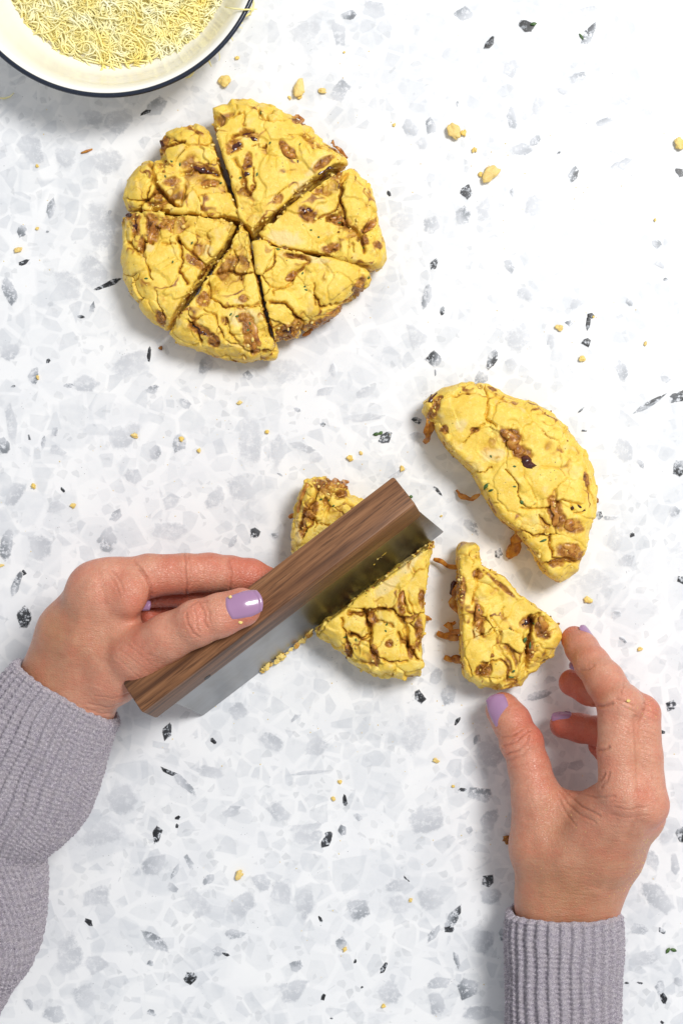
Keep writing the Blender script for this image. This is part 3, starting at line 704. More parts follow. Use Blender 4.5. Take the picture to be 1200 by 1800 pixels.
build_dough('dough_wedge', 'right lower wedge of the dough round, its rim studded with brown onion',
  [(446,431),(462,430),(490,436),(519,445),(574,455),(622,466),(651,479),(652,487),(639,506),(604,539),(566,566),(523,588),(488,600),(482,599),(473,551),(458,493)],
  [0,1,2,3,4,5,12,13,14,15], 98, 404, zref=72, group=G1,
  cracks=[([(472,532),(500,535),(515,545),(522,560),(538,568),(534,585)],3.4,12),([(480,520),(484,508),(500,510),(516,494)],2.4,8),([(484,438),(482,470),(466,480)],2.4,7),([(552,520),(566,540),(600,536),(628,520)],2.8,8),([(553,500),(553,536)],2,6),([(500,448),(530,452),(545,462),(520,480)],3,7)],
  stains=[(512,488,16,8,35),(600,540,48,9,38),(505,582,22,13,20),(560,565,26,10,30),(632,500,9,18,-30),(520,452,24,6,-10)],
  pale=[(548,458,34,6,-8)],
  onions=[dict(pl=[(502,492),(514,486),(522,478)],r=4.5),dict(pl=[(566,552),(584,545),(598,532)],r=4.6),dict(pl=[(496,582),(508,578),(520,584)],r=5,dark=True),dict(pl=[(628,510),(634,498)],r=4.5),dict(pl=[(532,590),(550,578)],r=4)],
  herbs=[(648,488,70,5),(488,438,0,10)])
build_dough('dough_wedge', 'bottom wedge of the dough round, a small dark hole near its left cut',
  [(427,393),(415,419),(369,486),(337,536),(303,574),(297,584),(314,604),(355,614),(396,627),(440,631),(481,625),(487,606),(475,592),(461,534),(447,476),(434,414)],
  [0,1,2,3,11,12,13,14,15], 100, 505, zref=75, group=G1,
  cracks=[([(372,482),(400,478),(423,482),(447,480)],2,9),([(424,482),(423,492)],2,8),([(366,492),(372,525),(395,541),(430,542),(458,536)],2.4,9),([(412,440),(418,455),(412,478)],2,6),([(330,565),(345,580),(352,600)],3,9),([(400,560),(404,585),(420,605)],2.5,7),([(352,540),(380,560),(395,595)],2.2,7),([(400,600),(440,620),(480,615)],2.2,6)],
  stains=[(440,590,13,36,12),(352,580,26,9,-25),(430,560,12,10,0),(358,530,12,14,0),(428,526,10,7,0),(376,600,12,10,0)],
  pale=[(430,560,30,16,0),(420,530,12,6,0)],
  onions=[dict(pl=[(440,560),(448,585),(456,610)],r=5.5),dict(pl=[(338,572),(354,582),(362,590)],r=4.5,dark=True),dict(pl=[(446,604),(452,622)],r=5)],
  herbs=[(436,580,60,5)])
build_dough('dough_wedge', 'left lower wedge of the dough round, an orange onion streak near its upper cut',
  [(416,396),(400,388),(333,381),(280,378),(227,370),(213,380),(211,413),(213,453),(218,485),(230,517),(250,553),(277,570),(290,576),(302,560),(362,470),(394,433)],
  [0,1,2,3,12,13,14,15], 102, 606, zref=80, group=G1,
  cracks=[([(222,425),(235,438),(252,448),(256,425),(268,430)],4,11),([(256,450),(262,475),(268,490)],2.4,7),([(318,425),(322,455),(320,480),(330,500)],3.2,10),([(315,420),(330,440),(352,462),(362,468)],2.8,8),([(288,430),(312,432)],2,6),([(275,515),(280,540),(290,560)],2,7),([(230,500),(244,485)],2,6),([(235,380),(240,410),(228,425)],3,6)],
  stains=[(240,398,10,22,0),(270,403,15,26,10),(290,398,24,9,25),(228,380,12,6,20),(345,462,20,8,-35),(250,432,10,14,0),(283,558,12,12,0)],
  pale=[(296,400,12,6,20),(266,438,10,8,0),(360,440,16,10,0)],
  onions=[dict(pl=[(262,430),(266,410),(272,392)],r=5),dict(pl=[(282,398),(294,402),(306,390)],r=4.5),dict(pl=[(222,380),(232,376)],r=3.5,dark=True),dict(pl=[(238,388),(240,402)],r=5,dark=True),dict(pl=[(335,452),(350,462),(360,470)],r=3.6)])
build_dough('dough_half', 'uncut half round of dough with one glossy dark onion in its middle',
  [(745,722),(744,708),(757,696),(782,683),(817,671),(836,672),(858,675),(903,696),(941,706),(979,735),(1011,763),(1033,798),(1046,830),(1049,868),(1047,909),(1036,941),(1023,985),(1020,1004),(985,1030),(960,1007),(934,966),(906,934),(877,906),(852,868),(830,830),(795,795),(773,767),(760,744)],
  [18,19,20,21,22,23,24,25,26], 100, 707, zref=60, cat='dough half', R_out=58, R_cut=14, plates=60, rough=.75,
  cracks=[([(852,676),(858,700),(852,735),(870,748)],2.6,9),([(852,744),(835,752),(815,780)],1.8,6),([(885,825),(905,845),(912,880),(925,892)],1.8,7),([(915,895),(960,892),(985,880),(1020,885)],2.4,8),([(905,935),(930,940),(965,940)],2.4,8),([(965,945),(970,980),(1010,985)],3,9),([(952,992),(975,985),(1015,988)],3,10),([(1035,855),(1045,885)],2.4,6),([(945,905),(962,925)],2,7),([(826,832),(850,830),(862,822)],1.8,6),([(780,698),(810,690),(835,690)],2,6),([(902,745),(890,780),(888,822)],1.4,4),([(998,885),(1005,905),(1025,900)],2,6)],
  stains=[(893,768,22,17,-30),(915,798,26,14,-45),(975,900,34,16,-70),(1005,925,20,16,0),(1000,970,28,15,-10),(833,757,10,5,0),(762,720,8,20,-25),(868,682,10,5,-25),(905,707,6,4,0),(1030,842,6,16,0),(770,700,12,5,30),(780,755,8,8,0),(975,990,14,8,0)],
  pale=[(868,800,22,14,0),(808,748,14,10,0)],
  onions=[dict(pl=[(884,756),(896,768),(906,785),(912,795)],r=9,flat=.4),dict(pl=[(918,806),(927,815),(936,822)],r=9,dark=True,flat=.7),
          dict(pl=[(968,880),(978,905),(975,925)],r=6),dict(pl=[(1000,895),(1012,890),(1028,898)],r=3.4,dark=True),dict(pl=[(995,915),(1004,930)],r=8,flat=.4),
          dict(pl=[(758,694),(754,708),(768,690)],r=3,dark=True),dict(pl=[(760,735),(754,762),(746,780)],r=6,z=(60,14)),dict(pl=[(752,735),(748,760),(752,768)],r=4,z=(60,22)),
          dict(pl=[(844,868),(830,877),(812,874),(801,861)],r=4.2,z=(26,8)),dict(pl=[(912,935),(904,955),(898,980)],r=11,z=(40,10),flat=.3),dict(pl=[(1044,870),(1046,886)],r=5,z=45),dict(pl=[(992,955),(1010,975)],r=8,flat=.4)],
  herbs=[(853,856,60,16,None,3.4),(862,862,20,10),(917,884,-60,11,None,3.2),(955,950,20,16),(868,900,-40,8),(883,908,-30,14,60)])
build_dough('dough_wedge', 'loose dough wedge held between thumb and index finger, onion strands sticking out of it',
  [(806,968),(817,959),(840,959),(845,993),(885,1015),(912,1046),(952,1073),(984,1100),(989,1119),(971,1160),(934,1188),(916,1209),(877,1219),(840,1213),(817,1196),(814,1151),(812,1092),(803,1052),(808,1002)],
  [2,3,4,5,6,14,15,16,17,18], 98, 808, zref=70, cat='dough wedge', R_out=40, plates=40,
  cracks=[([(932,1085),(930,1110),(925,1145),(928,1185)],4,15),([(945,1075),(932,1095)],4,8),([(842,1095),(838,1110),(850,1120),(868,1108)],2.2,6),([(838,1070),(830,1100),(832,1120)],3,8),([(845,1165),(880,1158),(895,1175),(892,1200)],2.4,7),([(840,1185),(855,1165)],3,8),([(838,1000),(835,1030),(828,1060)],2.4,7),([(960,1115),(975,1108)],2,6),([(882,1068),(880,1082)],1.8,5)],
  stains=[(840,1085,10,34,10),(925,1093,14,13,0),(950,1105,16,22,30),(848,1178,15,14,0),(810,1040,8,36,0),(930,1140,8,26,0),(838,1010,10,8,0),(880,1030,36,5,-40)],
  pale=[(836,1110,9,18,0)],
  onions=[dict(pl=[(808,1001),(785,993),(762,982)],r=4.4,z=(40,14)),dict(pl=[(808,1025),(800,1040),(795,1060),(806,1080)],r=6,z=45),dict(pl=[(798,1020),(793,1045)],r=5,z=30,dark=True),
          dict(pl=[(812,1112),(795,1110),(785,1098),(800,1094)],r=5,z=(30,14)),dict(pl=[(812,1120),(790,1120),(768,1113)],r=7,z=(24,8),flat=.4),dict(pl=[(816,1162),(800,1160),(781,1156)],r=6.5,z=(26,10),flat=.5),
          dict(pl=[(838,1062),(842,1085),(838,1105)],r=5),dict(pl=[(918,1098),(928,1090),(936,1095)],r=5,dark=True),dict(pl=[(950,1085),(958,1110)],r=6,flat=.4)],
  herbs=[(922,1125,70,12,None,3),(931,1135,85,14),(902,1180,40,7),(898,1190,0,12)])
# blade frame: axis a runs to the lower left, q to the lower right, origin on the worktop under the image centre
AX = np.array([-.7945, -.6072, 0.]); QX = np.array([.6072, -.7945, 0.])
TH = R(20); UP = -QX*math.sin(TH)+np.array([0, 0, 1.])*math.cos(TH); NRM = QX*math.cos(TH)+np.array([0, 0, 1.])*math.sin(TH)
E0 = QX*136
def blade_side(P): return (P-E0)@NRM
build_dough('dough_wedge', 'deeply cracked dough wedge just cut, lying against the front of the scraper blade',
  [(762,952),(751,1002),(746,1070),(742,1142),(742,1197),(709,1199),(660,1192),(619,1170),(588,1143),(551,1111),(600,1073),(660,1028),(712,988)],
  [0,1,2,3,9,10,11,12], 98, 909, zref=80, cat='dough wedge', R_out=44, plates=36, rough=1.25,
  cracks=[([(612,1075),(640,1078),(664,1072),(690,1070),(705,1085),(712,1110),(718,1140)],3.6,12),([(640,1070),(648,1090),(652,1110),(640,1120),(612,1112)],4,14),([(652,1110),(648,1130),(660,1155)],3,9),([(600,1085),(606,1115),(615,1150)],3.2,10),([(664,1090),(676,1094),(690,1100)],3,8),([(700,1115),(722,1140),(735,1160)],3.2,10),([(660,1150),(690,1165),(715,1160)],2.4,8),([(705,1040),(712,1070),(725,1080)],3,8)],
  stains=[(652,1088,12,16,0),(705,1060,8,26,0),(735,1110,8,30,0),(658,1150,7,20,15),(612,1145,8,12,0),(722,1145,7,14,0),(682,1130,8,8,0),(740,1050,8,20,0)],
  pale=[(720,990,34,10,50),(680,1030,30,10,40)],
  onions=[dict(pl=[(648,1082),(656,1092)],r=6),dict(pl=[(705,1035),(706,1055),(708,1072)],r=4.5),dict(pl=[(654,1140),(660,1158),(662,1172)],r=4.5),dict(pl=[(738,1100),(740,1120)],r=6),dict(pl=[(743,1082),(750,1086),(757,1090)],r=4,z=(30,14)),dict(pl=[(680,1130),(686,1136)],r=6,flat=.35)],
  herbs=[(606,1120,0,6)])
build_dough('dough_wedge', 'dough piece behind the scraper with a curl of onion, mostly hidden by the handle',
  [(511,955),(513,925),(522,890),(537,845),(552,837),(575,837),(590,845),(605,852),(616,870),(640,880),(700,905),(735,915),(560,1075),(525,1020)],
  [11], 104, 1010, zref=60, cat='dough wedge', R_out=34, plates=34, rough=1.2, extra=lambda P: blade_side(P)+3,
  cracks=[([(560,850),(548,880),(530,900),(520,930)],3.6,10),([(575,848),(590,860),(606,870)],3,8),([(552,915),(540,930),(530,945)],3,9),([(555,918),(580,925)],2.4,8)],
  stains=[(590,848,22,9,-20),(545,900,14,22,-20),(532,930,8,14,0),(565,850,18,7,-30),(600,868,12,9,0)],
  pale=[(525,935,8,20,0)],
  onions=[dict(pl=[(576,850),(590,846),(602,850),(612,846)],r=5),dict(pl=[(540,850),(530,880),(526,900)],r=6,flat=.5),dict(pl=[(532,900),(520,904),(509,910)],r=4.5,z=(50,36)),dict(pl=[(600,852),(608,862)],r=5)],
  herbs=[(578,880,30,4)])
# ============================================================ bench scraper
def frame_pt(a, s, t): return E0+AX*a+UP*s+NRM*t
scr = empty('bench_scraper', 480, 1050); tag(scr, 'steel bench scraper with a dark walnut handle, cutting through the dough', 'bench scraper')
def lathe_box(name, a0, a1, s0, s1, t0, t1, mat, bev, parent, na=2, end_bev=None):
    """bar with rounded long edges; local frame a (length), s (height), t (thickness)"""
    eb = bev if end_bev is None else end_bev
    V = []; F = []; ring = []
    cs, ct = (s0+s1)/2, (t0+t1)/2; hs, ht = (s1-s0)/2, (t1-t0)/2
    def prof(sh):
        out = []; b = bev
        for cx, cy, st in ((1, 1, 0), (-1, 1, 90), (-1, -1, 180), (1, -1, 270)):
            for q in range(5):
                an = R(st+q*22.5)
                out.append((cs+cx*(hs-sh-b)+b*math.cos(an), ct+cy*(ht-sh-b)+b*math.sin(an)))
        return out
    A = [(a0, eb), (a0+eb*.3, eb*.3), (a0+eb, 0), (a1-eb, 0), (a1-eb*.3, eb*.3), (a1, eb)]
    for a, sh in A:
        for (s_, t_) in prof(sh): V.append((a, s_, t_))
    n = 20
    for i in range(len(A)-1):
        for j in range(n): F.append((i*n+j, (i+1)*n+j, (i+1)*n+(j+1) % n, i*n+(j+1) % n))
    F.append(tuple(range(n))); F.append(tuple((len(A)-1)*n+j for j in range(n))[::-1])
    me = make_mesh(name, V, F, mat)
    me.polygons.foreach_set('use_smooth', [True]*len(me.polygons)); 
    o = link(name, me, parent)
    return o
from mathutils import Matrix
M = Matrix(((AX[0], UP[0], NRM[0], 0), (AX[1], UP[1], NRM[1], 0), (AX[2], UP[2], NRM[2], 0), (0, 0, 0, 1)))
org = E0*S
def place_local(o):
    o.parent = scr; o.matrix_local = Matrix.Translation(Vector(org)-scr.location) @ M
def sharp(o, ang=35):
    me = o.data; me.set_sharp_from_angle(angle=R(ang))
h = lathe_box('handle', -99, 437, 234, 302, -30, 29, M_WOOD, 3.0, None, end_bev=3.5); place_local(h); sharp(h, 40)
# blade: thin plate with rounded lower corners
bv = []; a0, a1, s0, s1, tk = -121, 411, 2.0, 240, 1.3
outl = [(a0+26, s1), (a0, s0+2), (a0+2, s0), (a1-3, s0), (a1, s0+3), (a1, s1)]
for t_ in (-tk, tk): bv += [(a, s_, t_) for a, s_ in outl]
n = len(outl)
bf = [tuple(range(n)), tuple(range(2*n-1, n-1, -1))]+[(i, (i+1) % n, n+(i+1) % n, n+i)[::-1] for i in range(n)]
bl = link('blade', make_mesh('blade', bv, bf, M_STEEL, smooth=False)); place_local(bl)
# one near-black plug added to paint the dark gap at the handle's lower edge
for aa in (330, 20):
    pv = []; pf = []
    for j in range(20):
        th = 2*math.pi*j/20; pv += [(aa+6*math.cos(th), 243+6*math.sin(th), -30.6), (aa+6*math.cos(th), 243+6*math.sin(th), 29.4)]
    for j in range(20): pf.append((2*j, 2*((j+1) % 20), 2*((j+1) % 20)+1, 2*j+1))
    pf.append(tuple(2*j for j in range(20))); pf.append(tuple(2*j+1 for j in range(20))[::-1])
    if aa == 330:
        p_ = link('gap_plug', make_mesh('gap_plug', pv, pf, M_GAP, smooth=False)); place_local(p_)

# ============================================================ bowl of grated cheese
bx, by, br = 188, -107, 279
kz = 1-130/H
BC = W(bx, by, 130); rr_ = br*kz
prof = [(0, 7), (.55, 7), (.66, 12), (.76, 32), (.84, 70), (.90, 105), (.945, 124), (.972, 130), (.985, 131)]
outp = [(.985, 127), (.965, 122), (.93, 110), (.87, 80), (.80, 38), (.70, 6), (.60, 1), (0, 1)]
def lathe(name, pr, mat, parent, n=160):
    V = []; F = []
    for (r_, z_) in pr:
        for j in range(n):
            th = 2*math.pi*j/n; V.append((BC[0]+r_*rr_*math.cos(th), BC[1]+r_*rr_*math.sin(th), z_))
    for i in range(len(pr)-1):
        for j in range(n): F.append((i*n+j, i*n+(j+1) % n, (i+1)*n+(j+1) % n, (i+1)*n+j))
    return adopt(link(name, make_mesh(name, V, F, mat)), parent)
bowl = empty('enamel_bowl', bx, by); tag(bowl, 'cream white enamel bowl with a thin navy rim, cut off by the top left corner', 'bowl')
def smoothprof(p, k=5):
    p = np.array(p, float); t = np.linspace(0, len(p)-1, (len(p)-1)*k+1)
    out = []
    for q in t:
        i = min(int(q), len(p)-2); f = q-i; P0, P1, P2, P3 = p[max(i-1, 0)], p[i], p[i+1], p[min(i+2, len(p)-1)]
        out.append(tuple(.5*((2*P1)+(-P0+P2)*f+(2*P0-5*P1+4*P2-P3)*f*f+(-P0+3*P1-3*P2+P3)*f**3)))
    return out
lathe('bowl_body', smoothprof([(p[0]*.985, p[1]) for p in prof])+smoothprof([(p[0]*.985, p[1]) for p in outp]), M_ENAMEL, bowl)
rim = [(.9845+.0155*math.cos(a), 129.5+4.6*math.sin(a)) for a in [2*math.pi*i/14 for i in range(15)]]
lathe('bowl_rim', rim, M_NAVY, bowl)
# the cheese: a mound of thin curved shreds
def build_cheese():
    rc = np.random.RandomState(3); V = []; F = []
    cx, cy = W(203, -84, 60)[:2]; RR = 178
    def topz(x, y):
        d = math.hypot((x-cx)/1.2, y-cy)/RR
        return 14+74*max(0, 1-d**2.2)
    # mound core
    core = []; nr, nt = 14, 64
    base = len(V)
    for i in range(nr):
        for j in range(nt):
            th = 2*math.pi*j/nt; rr = RR*.93*(i/(nr-1))
            x, y = cx+1.2*rr*math.cos(th), cy+rr*math.sin(th); V.append((x, y, topz(x, y)+rc.uniform(-3, 3) if i < nr-1 else 9))
    for i in range(nr-1):
        for j in range(nt): F.append((i*nt+j, (i+1)*nt+j, (i+1)*nt+(j+1) % nt, i*nt+(j+1) % nt))
    N = 3000
    for s_ in range(N):
        while True:
            u = rc.uniform(-1.06, 1.06); v = rc.uniform(-1.12, .6)
            if math.hypot(u, v) < 1.0+rc.normal()*.035: break
        x, y = cx+u*RR*1.2, cy+v*RR
        L = rc.uniform(20, 70); th = rc.normal(0, .75)+(.5 if u > .4 else -.3 if u < -.4 else 0)
        w = rc.uniform(.9, 2.0); cu = rc.normal(0, .05); n = 7
        depth = rc.uniform(0, 8); tilt = rc.normal(0, .14); P = []
        for i in range(n+1):
            P.append([x, y, 0]); x += math.cos(th)*L/n; y += math.sin(th)*L/n; th += cu*L/n*1.3
        for i, p in enumerate(P):
            p[2] = max(topz(p[0], p[1])+depth+tilt*(i-n/2)*L/n, 12)
        tv, tf = tube(P, [w*.6]+[w]*(n-1)+[w*.5], 4, .6)
        b = len(V); V.extend([tuple(q) for q in tv]); F.extend([tuple(b+i for i in f) for f in tf])
    return V, F
cv, cf = build_cheese()
ch = link('grated_cheese', make_mesh('grated_cheese', cv, cf, M_CHEESE))
tag(ch, 'heap of pale yellow grated cheese shreds in the enamel bowl', 'grated cheese', kind='stuff')
def strand(name, pl, r, label, mat=M_CHEESE, cat='cheese shred', z=3, group=None):
    if not isinstance(z, (list, tuple)): z = [z]*len(pl)
    P = [W(x, y, zz) for (x, y), zz in zip(pl, z)]
    V, F = tube(P, [r*.6]+[r]*(len(P)-2)+[r*.5], 6, .7)
    o = link(name, make_mesh(name, V, F, mat)); tag(o, label, cat, group); return o
strand('cheese_shred', [(395, 12), (410, 15), (430, 17), (452, 16)], 1.6, 'pale cheese shred poking out over the navy bowl rim at upper right', z=[118, 130, 138, 139])
strand('cheese_shred', [(-4, 172), (8, 173), (18, 170), (25, 163)], 1.5, 'curled cheese shred on the worktop below the bowl at the left edge', z=2)
strand('onion_shred', [(143, 269), (152, 266), (163, 262)], 2.6, 'small rust brown onion shred lying left of the dough round', M_ONION, 'onion shred', z=2)

# ============================================================ crumbs
def blob(px, py, rad, seed, mat, zc=None, stretch=1.0, ang=0):
    rs = random.Random(seed); lobes = [(0, 0, 0, 1.0)]
    for i in range(5):
        a = rs.uniform(0, 6.28); lobes.append((math.cos(a)*.6, math.sin(a)*.6, rs.uniform(-.1, .4), rs.uniform(.35, .65)))
    L = [(np.array([u, v, w])*rad, q*rad*.75) for u, v, w, q in lobes]
    def f(P, c):
        d = np.full(len(P), 1e9)
        for cc, r in L: d = smin(d, np.linalg.norm(P-cc, axis=1)-r, rad*.15)
        return d if c else d+vnoise(P, rad*.45, seed)*rad*.24+vnoise(P, rad*.2, seed+3)*rad*.09
    hh = max(rad/7, .55)
    V, Q = sdf_mesh(f, [-rad*1.7]*3, [rad*1.7]*3, hh, 3, rad*.25)
    V, Q = keep_largest(V, Q)
    V[:, 2] *= .72; V[:, 0] *= stretch; V[:, 2] -= V[:, 2].min()
    ca, sa = math.cos(R(ang)), math.sin(R(ang))
    X = V[:, 0]*ca-V[:, 1]*sa; V[:, 1] = V[:, 0]*sa+V[:, 1]*ca; V[:, 0] = X
    return V, Q
def crumb_obj(px, py, rad, seed, label, kind='crumb', z=0.3, stretch=1.0, ang=0, group='dough crumbs scattered on the worktop'):
    V, Q = blob(px, py, rad, seed, None, stretch=stretch, ang=ang)
    V = V+W(px, py, z)
    st = np.zeros((len(V), 3)); st[:, 1] = .45+.4*(seed % 3)/2
    if kind == 'brown': st[:, 0] = 1
    o = link('dough_crumb' if kind != 'brown' else 'onion_bit', make_mesh('dough_crumb', V, Q, M_DOUGH, attrs={'dough': st}))
    tag(o, label, 'crumb' if kind != 'brown' else 'onion bit', group if kind != 'brown' else None); return o
CR = [(417,102,5,'small crumb just right of the bowl rim'),(396,141,12,'big pale crumb between the bowl and the dough round'),(525,156,12,'largest crumb above the right shoulder of the dough round'),
(526,171,6,'flat crumb touching the underside of the largest crumb above the dough round'),(509,172,4,'tiny crumb left of the crumb pair above the dough round'),(567,161,7,'oblong crumb alone to the right of the crumb pair above the dough round'),
(605,92,3,'tiny crumb beside the grey oval chip near the top edge'),(692,220,4,'faint yellow crumb right of the dough round, left of the grey chips'),(797,231,13,'big ragged crumb in the upper right, with a small flat crumb below it'),
(813,235,8,'lumpy crumb stuck to the right of the big ragged crumb'),(833,264,6,'flat crumb just below right of the big ragged crumb'),(861,308,13,'round golden crumb above the black speckled chip'),
(843,307,6,'small greenish crumb touching the left of the round golden crumb'),(1193,256,11,'golden crumb cut by the right edge of the picture'),(982,577,7,'yellow crumb beside a small black chip, right of centre'),
(1042,557,3,'tiny crumb against the bent black chip'),(1021,632,7,'smooth yellow crumb below the black arrow shaped chip'),(1133,604,4,'lone pale crumb in the white area near the right edge'),
(1150,387,4,'greenish crumb under the triangular grey chip'),(1032,1054,8,'oval crumb below the tip of the dough half'),(1123,1141,5,'small crumb right of the index fingertip of the right hand'),
(615,805,8,'golden crumb above the wooden handle'),(707,824,6,'crumb on the grey chip by the top corner of the handle'),(634,797,4,'pale crumb right next to the golden crumb above the handle'),
(469,759,5,'round crumb in the open area under the dough round'),(422,708,5,'pale crumb at the top of a long grey chip under the dough round'),(420,1538,9,'square golden crumb in the lower part of the worktop'),
(320,771,6,'crumb on a speckled grey chip left of centre'),(350,792,5,'small crumb below right of the speckled chip left of centre'),(237,766,6,'flat pale crumb on a big faint chip at the left'),
(60,855,6,'rounded crumb near the left edge above the left hand'),(129,889,6,'flat greenish white crumb above the left hand'),(67,663,4,'crumb near the left edge under a dark fleck'),
(66,292,4,'crumb on a large grey chip below the bowl'),(66,402,4,'crumb to the left of the dough round between two grey chips'),(33,440,7,'pale crumbly bit near the left edge'),
(597,1374,5,'crumb above the black seed shaped fleck in the lower middle'),(586,1404,5,'crumb touching the left of the black seed shaped fleck'),(766,1337,5,'pale crumb on the open worktop left of the thumb'),
(796,1382,4,'crumb by the dark grey chip left of the right hand'),(606,1668,5,'yellow crumb on the corner of a small grey chip, lower middle'),(721,1582,4,'tiny crumb below the arched chip, lower middle'),
(674,1768,5,'pale crumb close to the bottom edge'),(174,985,3,'faint crumb just above the left index knuckle'),(4,994,4,'pale crumb on the left edge of the picture'),
(775,907,3,'tiny crumb right of the blade corner')]
for i, (x, y, r, lb) in enumerate(CR):
    crumb_obj(x, y, r*(.8 if r < 10 else .92), 900+i, lb, stretch=1.0+.25*(i % 3), ang=37*i)
crumb_obj(283, 612, 4, 990, 'orange brown bit under the lower left rim of the dough round', 'brown')
crumb_obj(889, 1474, 8, 991, 'dark brown onion bit touching the left side of the right hand', 'brown')
# scraps of dough along the foot of the blade
def scraps():
    rs = random.Random(4); VV = []; QQ = []; n0 = 0
    for i in range(30):
        u = rs.random()**1.2; a = 170+110*u
        if 205 < a < 222 and rs.random() < .7: continue
        r = rs.choice([rs.uniform(1.4, 2.6), rs.uniform(3, 5.6)]); V, Q = blob(0, 0, r, 500+i, None, stretch=rs.uniform(1.1, 2.2), ang=rs.uniform(0, 90)); V[:, 2] *= .55
        p = frame_pt(a, rs.uniform(4, 16), 0)+QX*rs.uniform(1.5, 7); V = V+p; V[:, 2] = np.maximum(V[:, 2], .3)
        VV.append(V); QQ.append(Q+n0); n0 += len(V)
    V = np.concatenate(VV); Q = np.concatenate(QQ)
    st = np.zeros((len(V), 3)); st[:, 1] = .6; st[:, 0] = sstep(.1, .5, vnoise(V, 12, 5))*.7
    o = link('dough_scraps', make_mesh('dough_scraps', V, Q, M_DOUGH, attrs={'dough': st}))
    tag(o, 'line of dough scraps clinging to the foot of the steel blade', 'dough scraps', kind='stuff')
scraps()
# loose thyme leaves
for i, (x, y, a, L, lb) in enumerate([(937,42,10,12,'dark thyme leaf lying across the black chip at the top'),(1021,64,-55,13,'thin thyme leaf left of the tall speckled chip at upper right'),
   (661,763,10,12,'bright green thyme leaf beside the speckled chip above the handle'),(669,761,40,8,'smaller green thyme leaf joined to the one above the handle'),
   (1173,1671,60,12,'left leaf of the thyme pair near the lower right edge'),(1183,1670,-20,12,'right leaf of the thyme pair near the lower right edge'),(722,873,80,6,'tiny thyme fleck beyond the end of the handle')]):
    o = herb(None, None, x, y, a, L, z=2.2, w=3.2 if L < 13 else 2.2); o.name = 'thyme_leaf'; tag(o, lb, 'thyme leaf', 'loose thyme leaves on the worktop')

# ============================================================ person: two hands in a lilac jumper
person = empty('person', 600, 1750); tag(person, 'person in a lilac ribbed jumper with mauve nails, holding the scraper and a dough wedge', 'person')
def J(px, py, z, r): return W(px, py, z), r*(1-z/H)
def chain(P, js, k=7):
    d = None
    for a, b in zip(js[:-1], js[1:]):
        (pa, ra), (pb, rb) = J(*a), J(*b); c = cone(P, pa, pb, ra, rb)
        d = c if d is None else smin(d, c, k)
    return d
def ball(P, px, py, z, rx, ry=None, rz=None, ang=0):
    c = W(px, py, z); ry = ry or rx; rz = rz or rx; ca, sa = math.cos(R(ang)), math.sin(R(ang))
    D = P-c; u = (D[:, 0]*ca+D[:, 1]*sa)/rx; v = (-D[:, 0]*sa+D[:, 1]*ca)/ry; w = D[:, 2]/rz
    n = np.sqrt(u*u+v*v+w*w); return (n-1)*min(rx, ry, rz)

def right_hand(P, coarse=False):
    palm = chain(P, [(955,1760,78,56),(955,1640,80,50),(958,1590,86,48)])
    palm = smin(palm, chain(P, [(1028,1760,80,56),(1030,1640,82,50),(1032,1590,88,48)]), 25)
    mc = [[(965,1585,92,44),(1000,1500,130,44),(1090,1398,200,40)], [(1005,1590,94,46),(1060,1500,140,44),(1126,1415,200,40)],
          [(1035,1590,88,44),(1085,1500,120,40),(1132,1430,160,36)], [(1040,1590,75,38),(1085,1510,90,36),(1112,1450,110,32)]]
    for c in mc: palm = smin(palm, chain(P, c, 20), 26)
    palm = smin(palm, chain(P, [(960,1580,82,48),(945,1490,100,48),(940,1395,108,40)], 16), 26)
    palm = smin(palm, chain(P, [(965,1440,100,28),(1010,1420,130,22),(1062,1412,165,34)], 10), 24)
    palm = smin(palm, ball(P, 1000, 1470, 105, 60, 70, 40, 30), 30)
    palm = smin(palm, ball(P, 1103, 1392, 222, 30, 28, 20), 16)
    palm = smin(palm, ball(P, 1142, 1418, 205, 26, 28, 26), 14)
    th = chain(P, [(940,1400,108,38),(930,1350,98,36.5),(917,1306,88,35.5),(898,1268,72,33),(884,1248,62,31)], 8)
    th = smin(th, ball(P, 915, 1305, 94, 36, 30, 32, 20), 8)
    ix = chain(P, [(1092,1390,205,40),(1088,1320,203,38),(1087,1240,196,38)], 8)
    ix = smin(ix, chain(P, [(1087,1238,196,37),(1062,1196,160,34),(1040,1167,128,31)], 8), 6)
    ix = smin(ix, chain(P, [(1040,1167,128,31),(1022,1140,92,28),(1009,1124,68,23.5)], 8), 6)
    ix = smin(ix, ball(P, 1096, 1238, 205, 33, 30, 30), 8)
    md = chain(P, [(1134,1410,195,38),(1127,1330,190,36),(1125,1256,182,35)], 8)
    md = smin(md, chain(P, [(1125,1254,180,34),(1095,1232,140,30),(1072,1220,108,29)], 8), 6)
    md = smin(md, chain(P, [(1072,1220,108,28),(1035,1212,80,27),(1005,1200,62,24)], 8), 6)
    rg = chain(P, [(1130,1440,155,34),(1122,1370,145,32),(1110,1310,132,32)], 8)
    rg = smin(rg, chain(P, [(1110,1310,130,31),(1080,1295,100,28),(1052,1286,78,27)], 8), 6)
    rg = smin(rg, chain(P, [(1052,1286,78,26),(1020,1280,60,25),(988,1274,50,23)], 8), 6)
    lt = chain(P, [(1112,1460,108,30),(1105,1400,95,28),(1092,1350,80,26)], 8)
    lt = smin(lt, chain(P, [(1092,1350,80,25),(1070,1325,60,22),(1052,1312,48,19)], 8), 6)
    # skin between index and middle stays close
    f = smin(ix, md, 4); f = smin(f, rg, 3); f = smin(f, lt, 3); f = smin(f, th, 3)
    return smin(palm, f, 13)

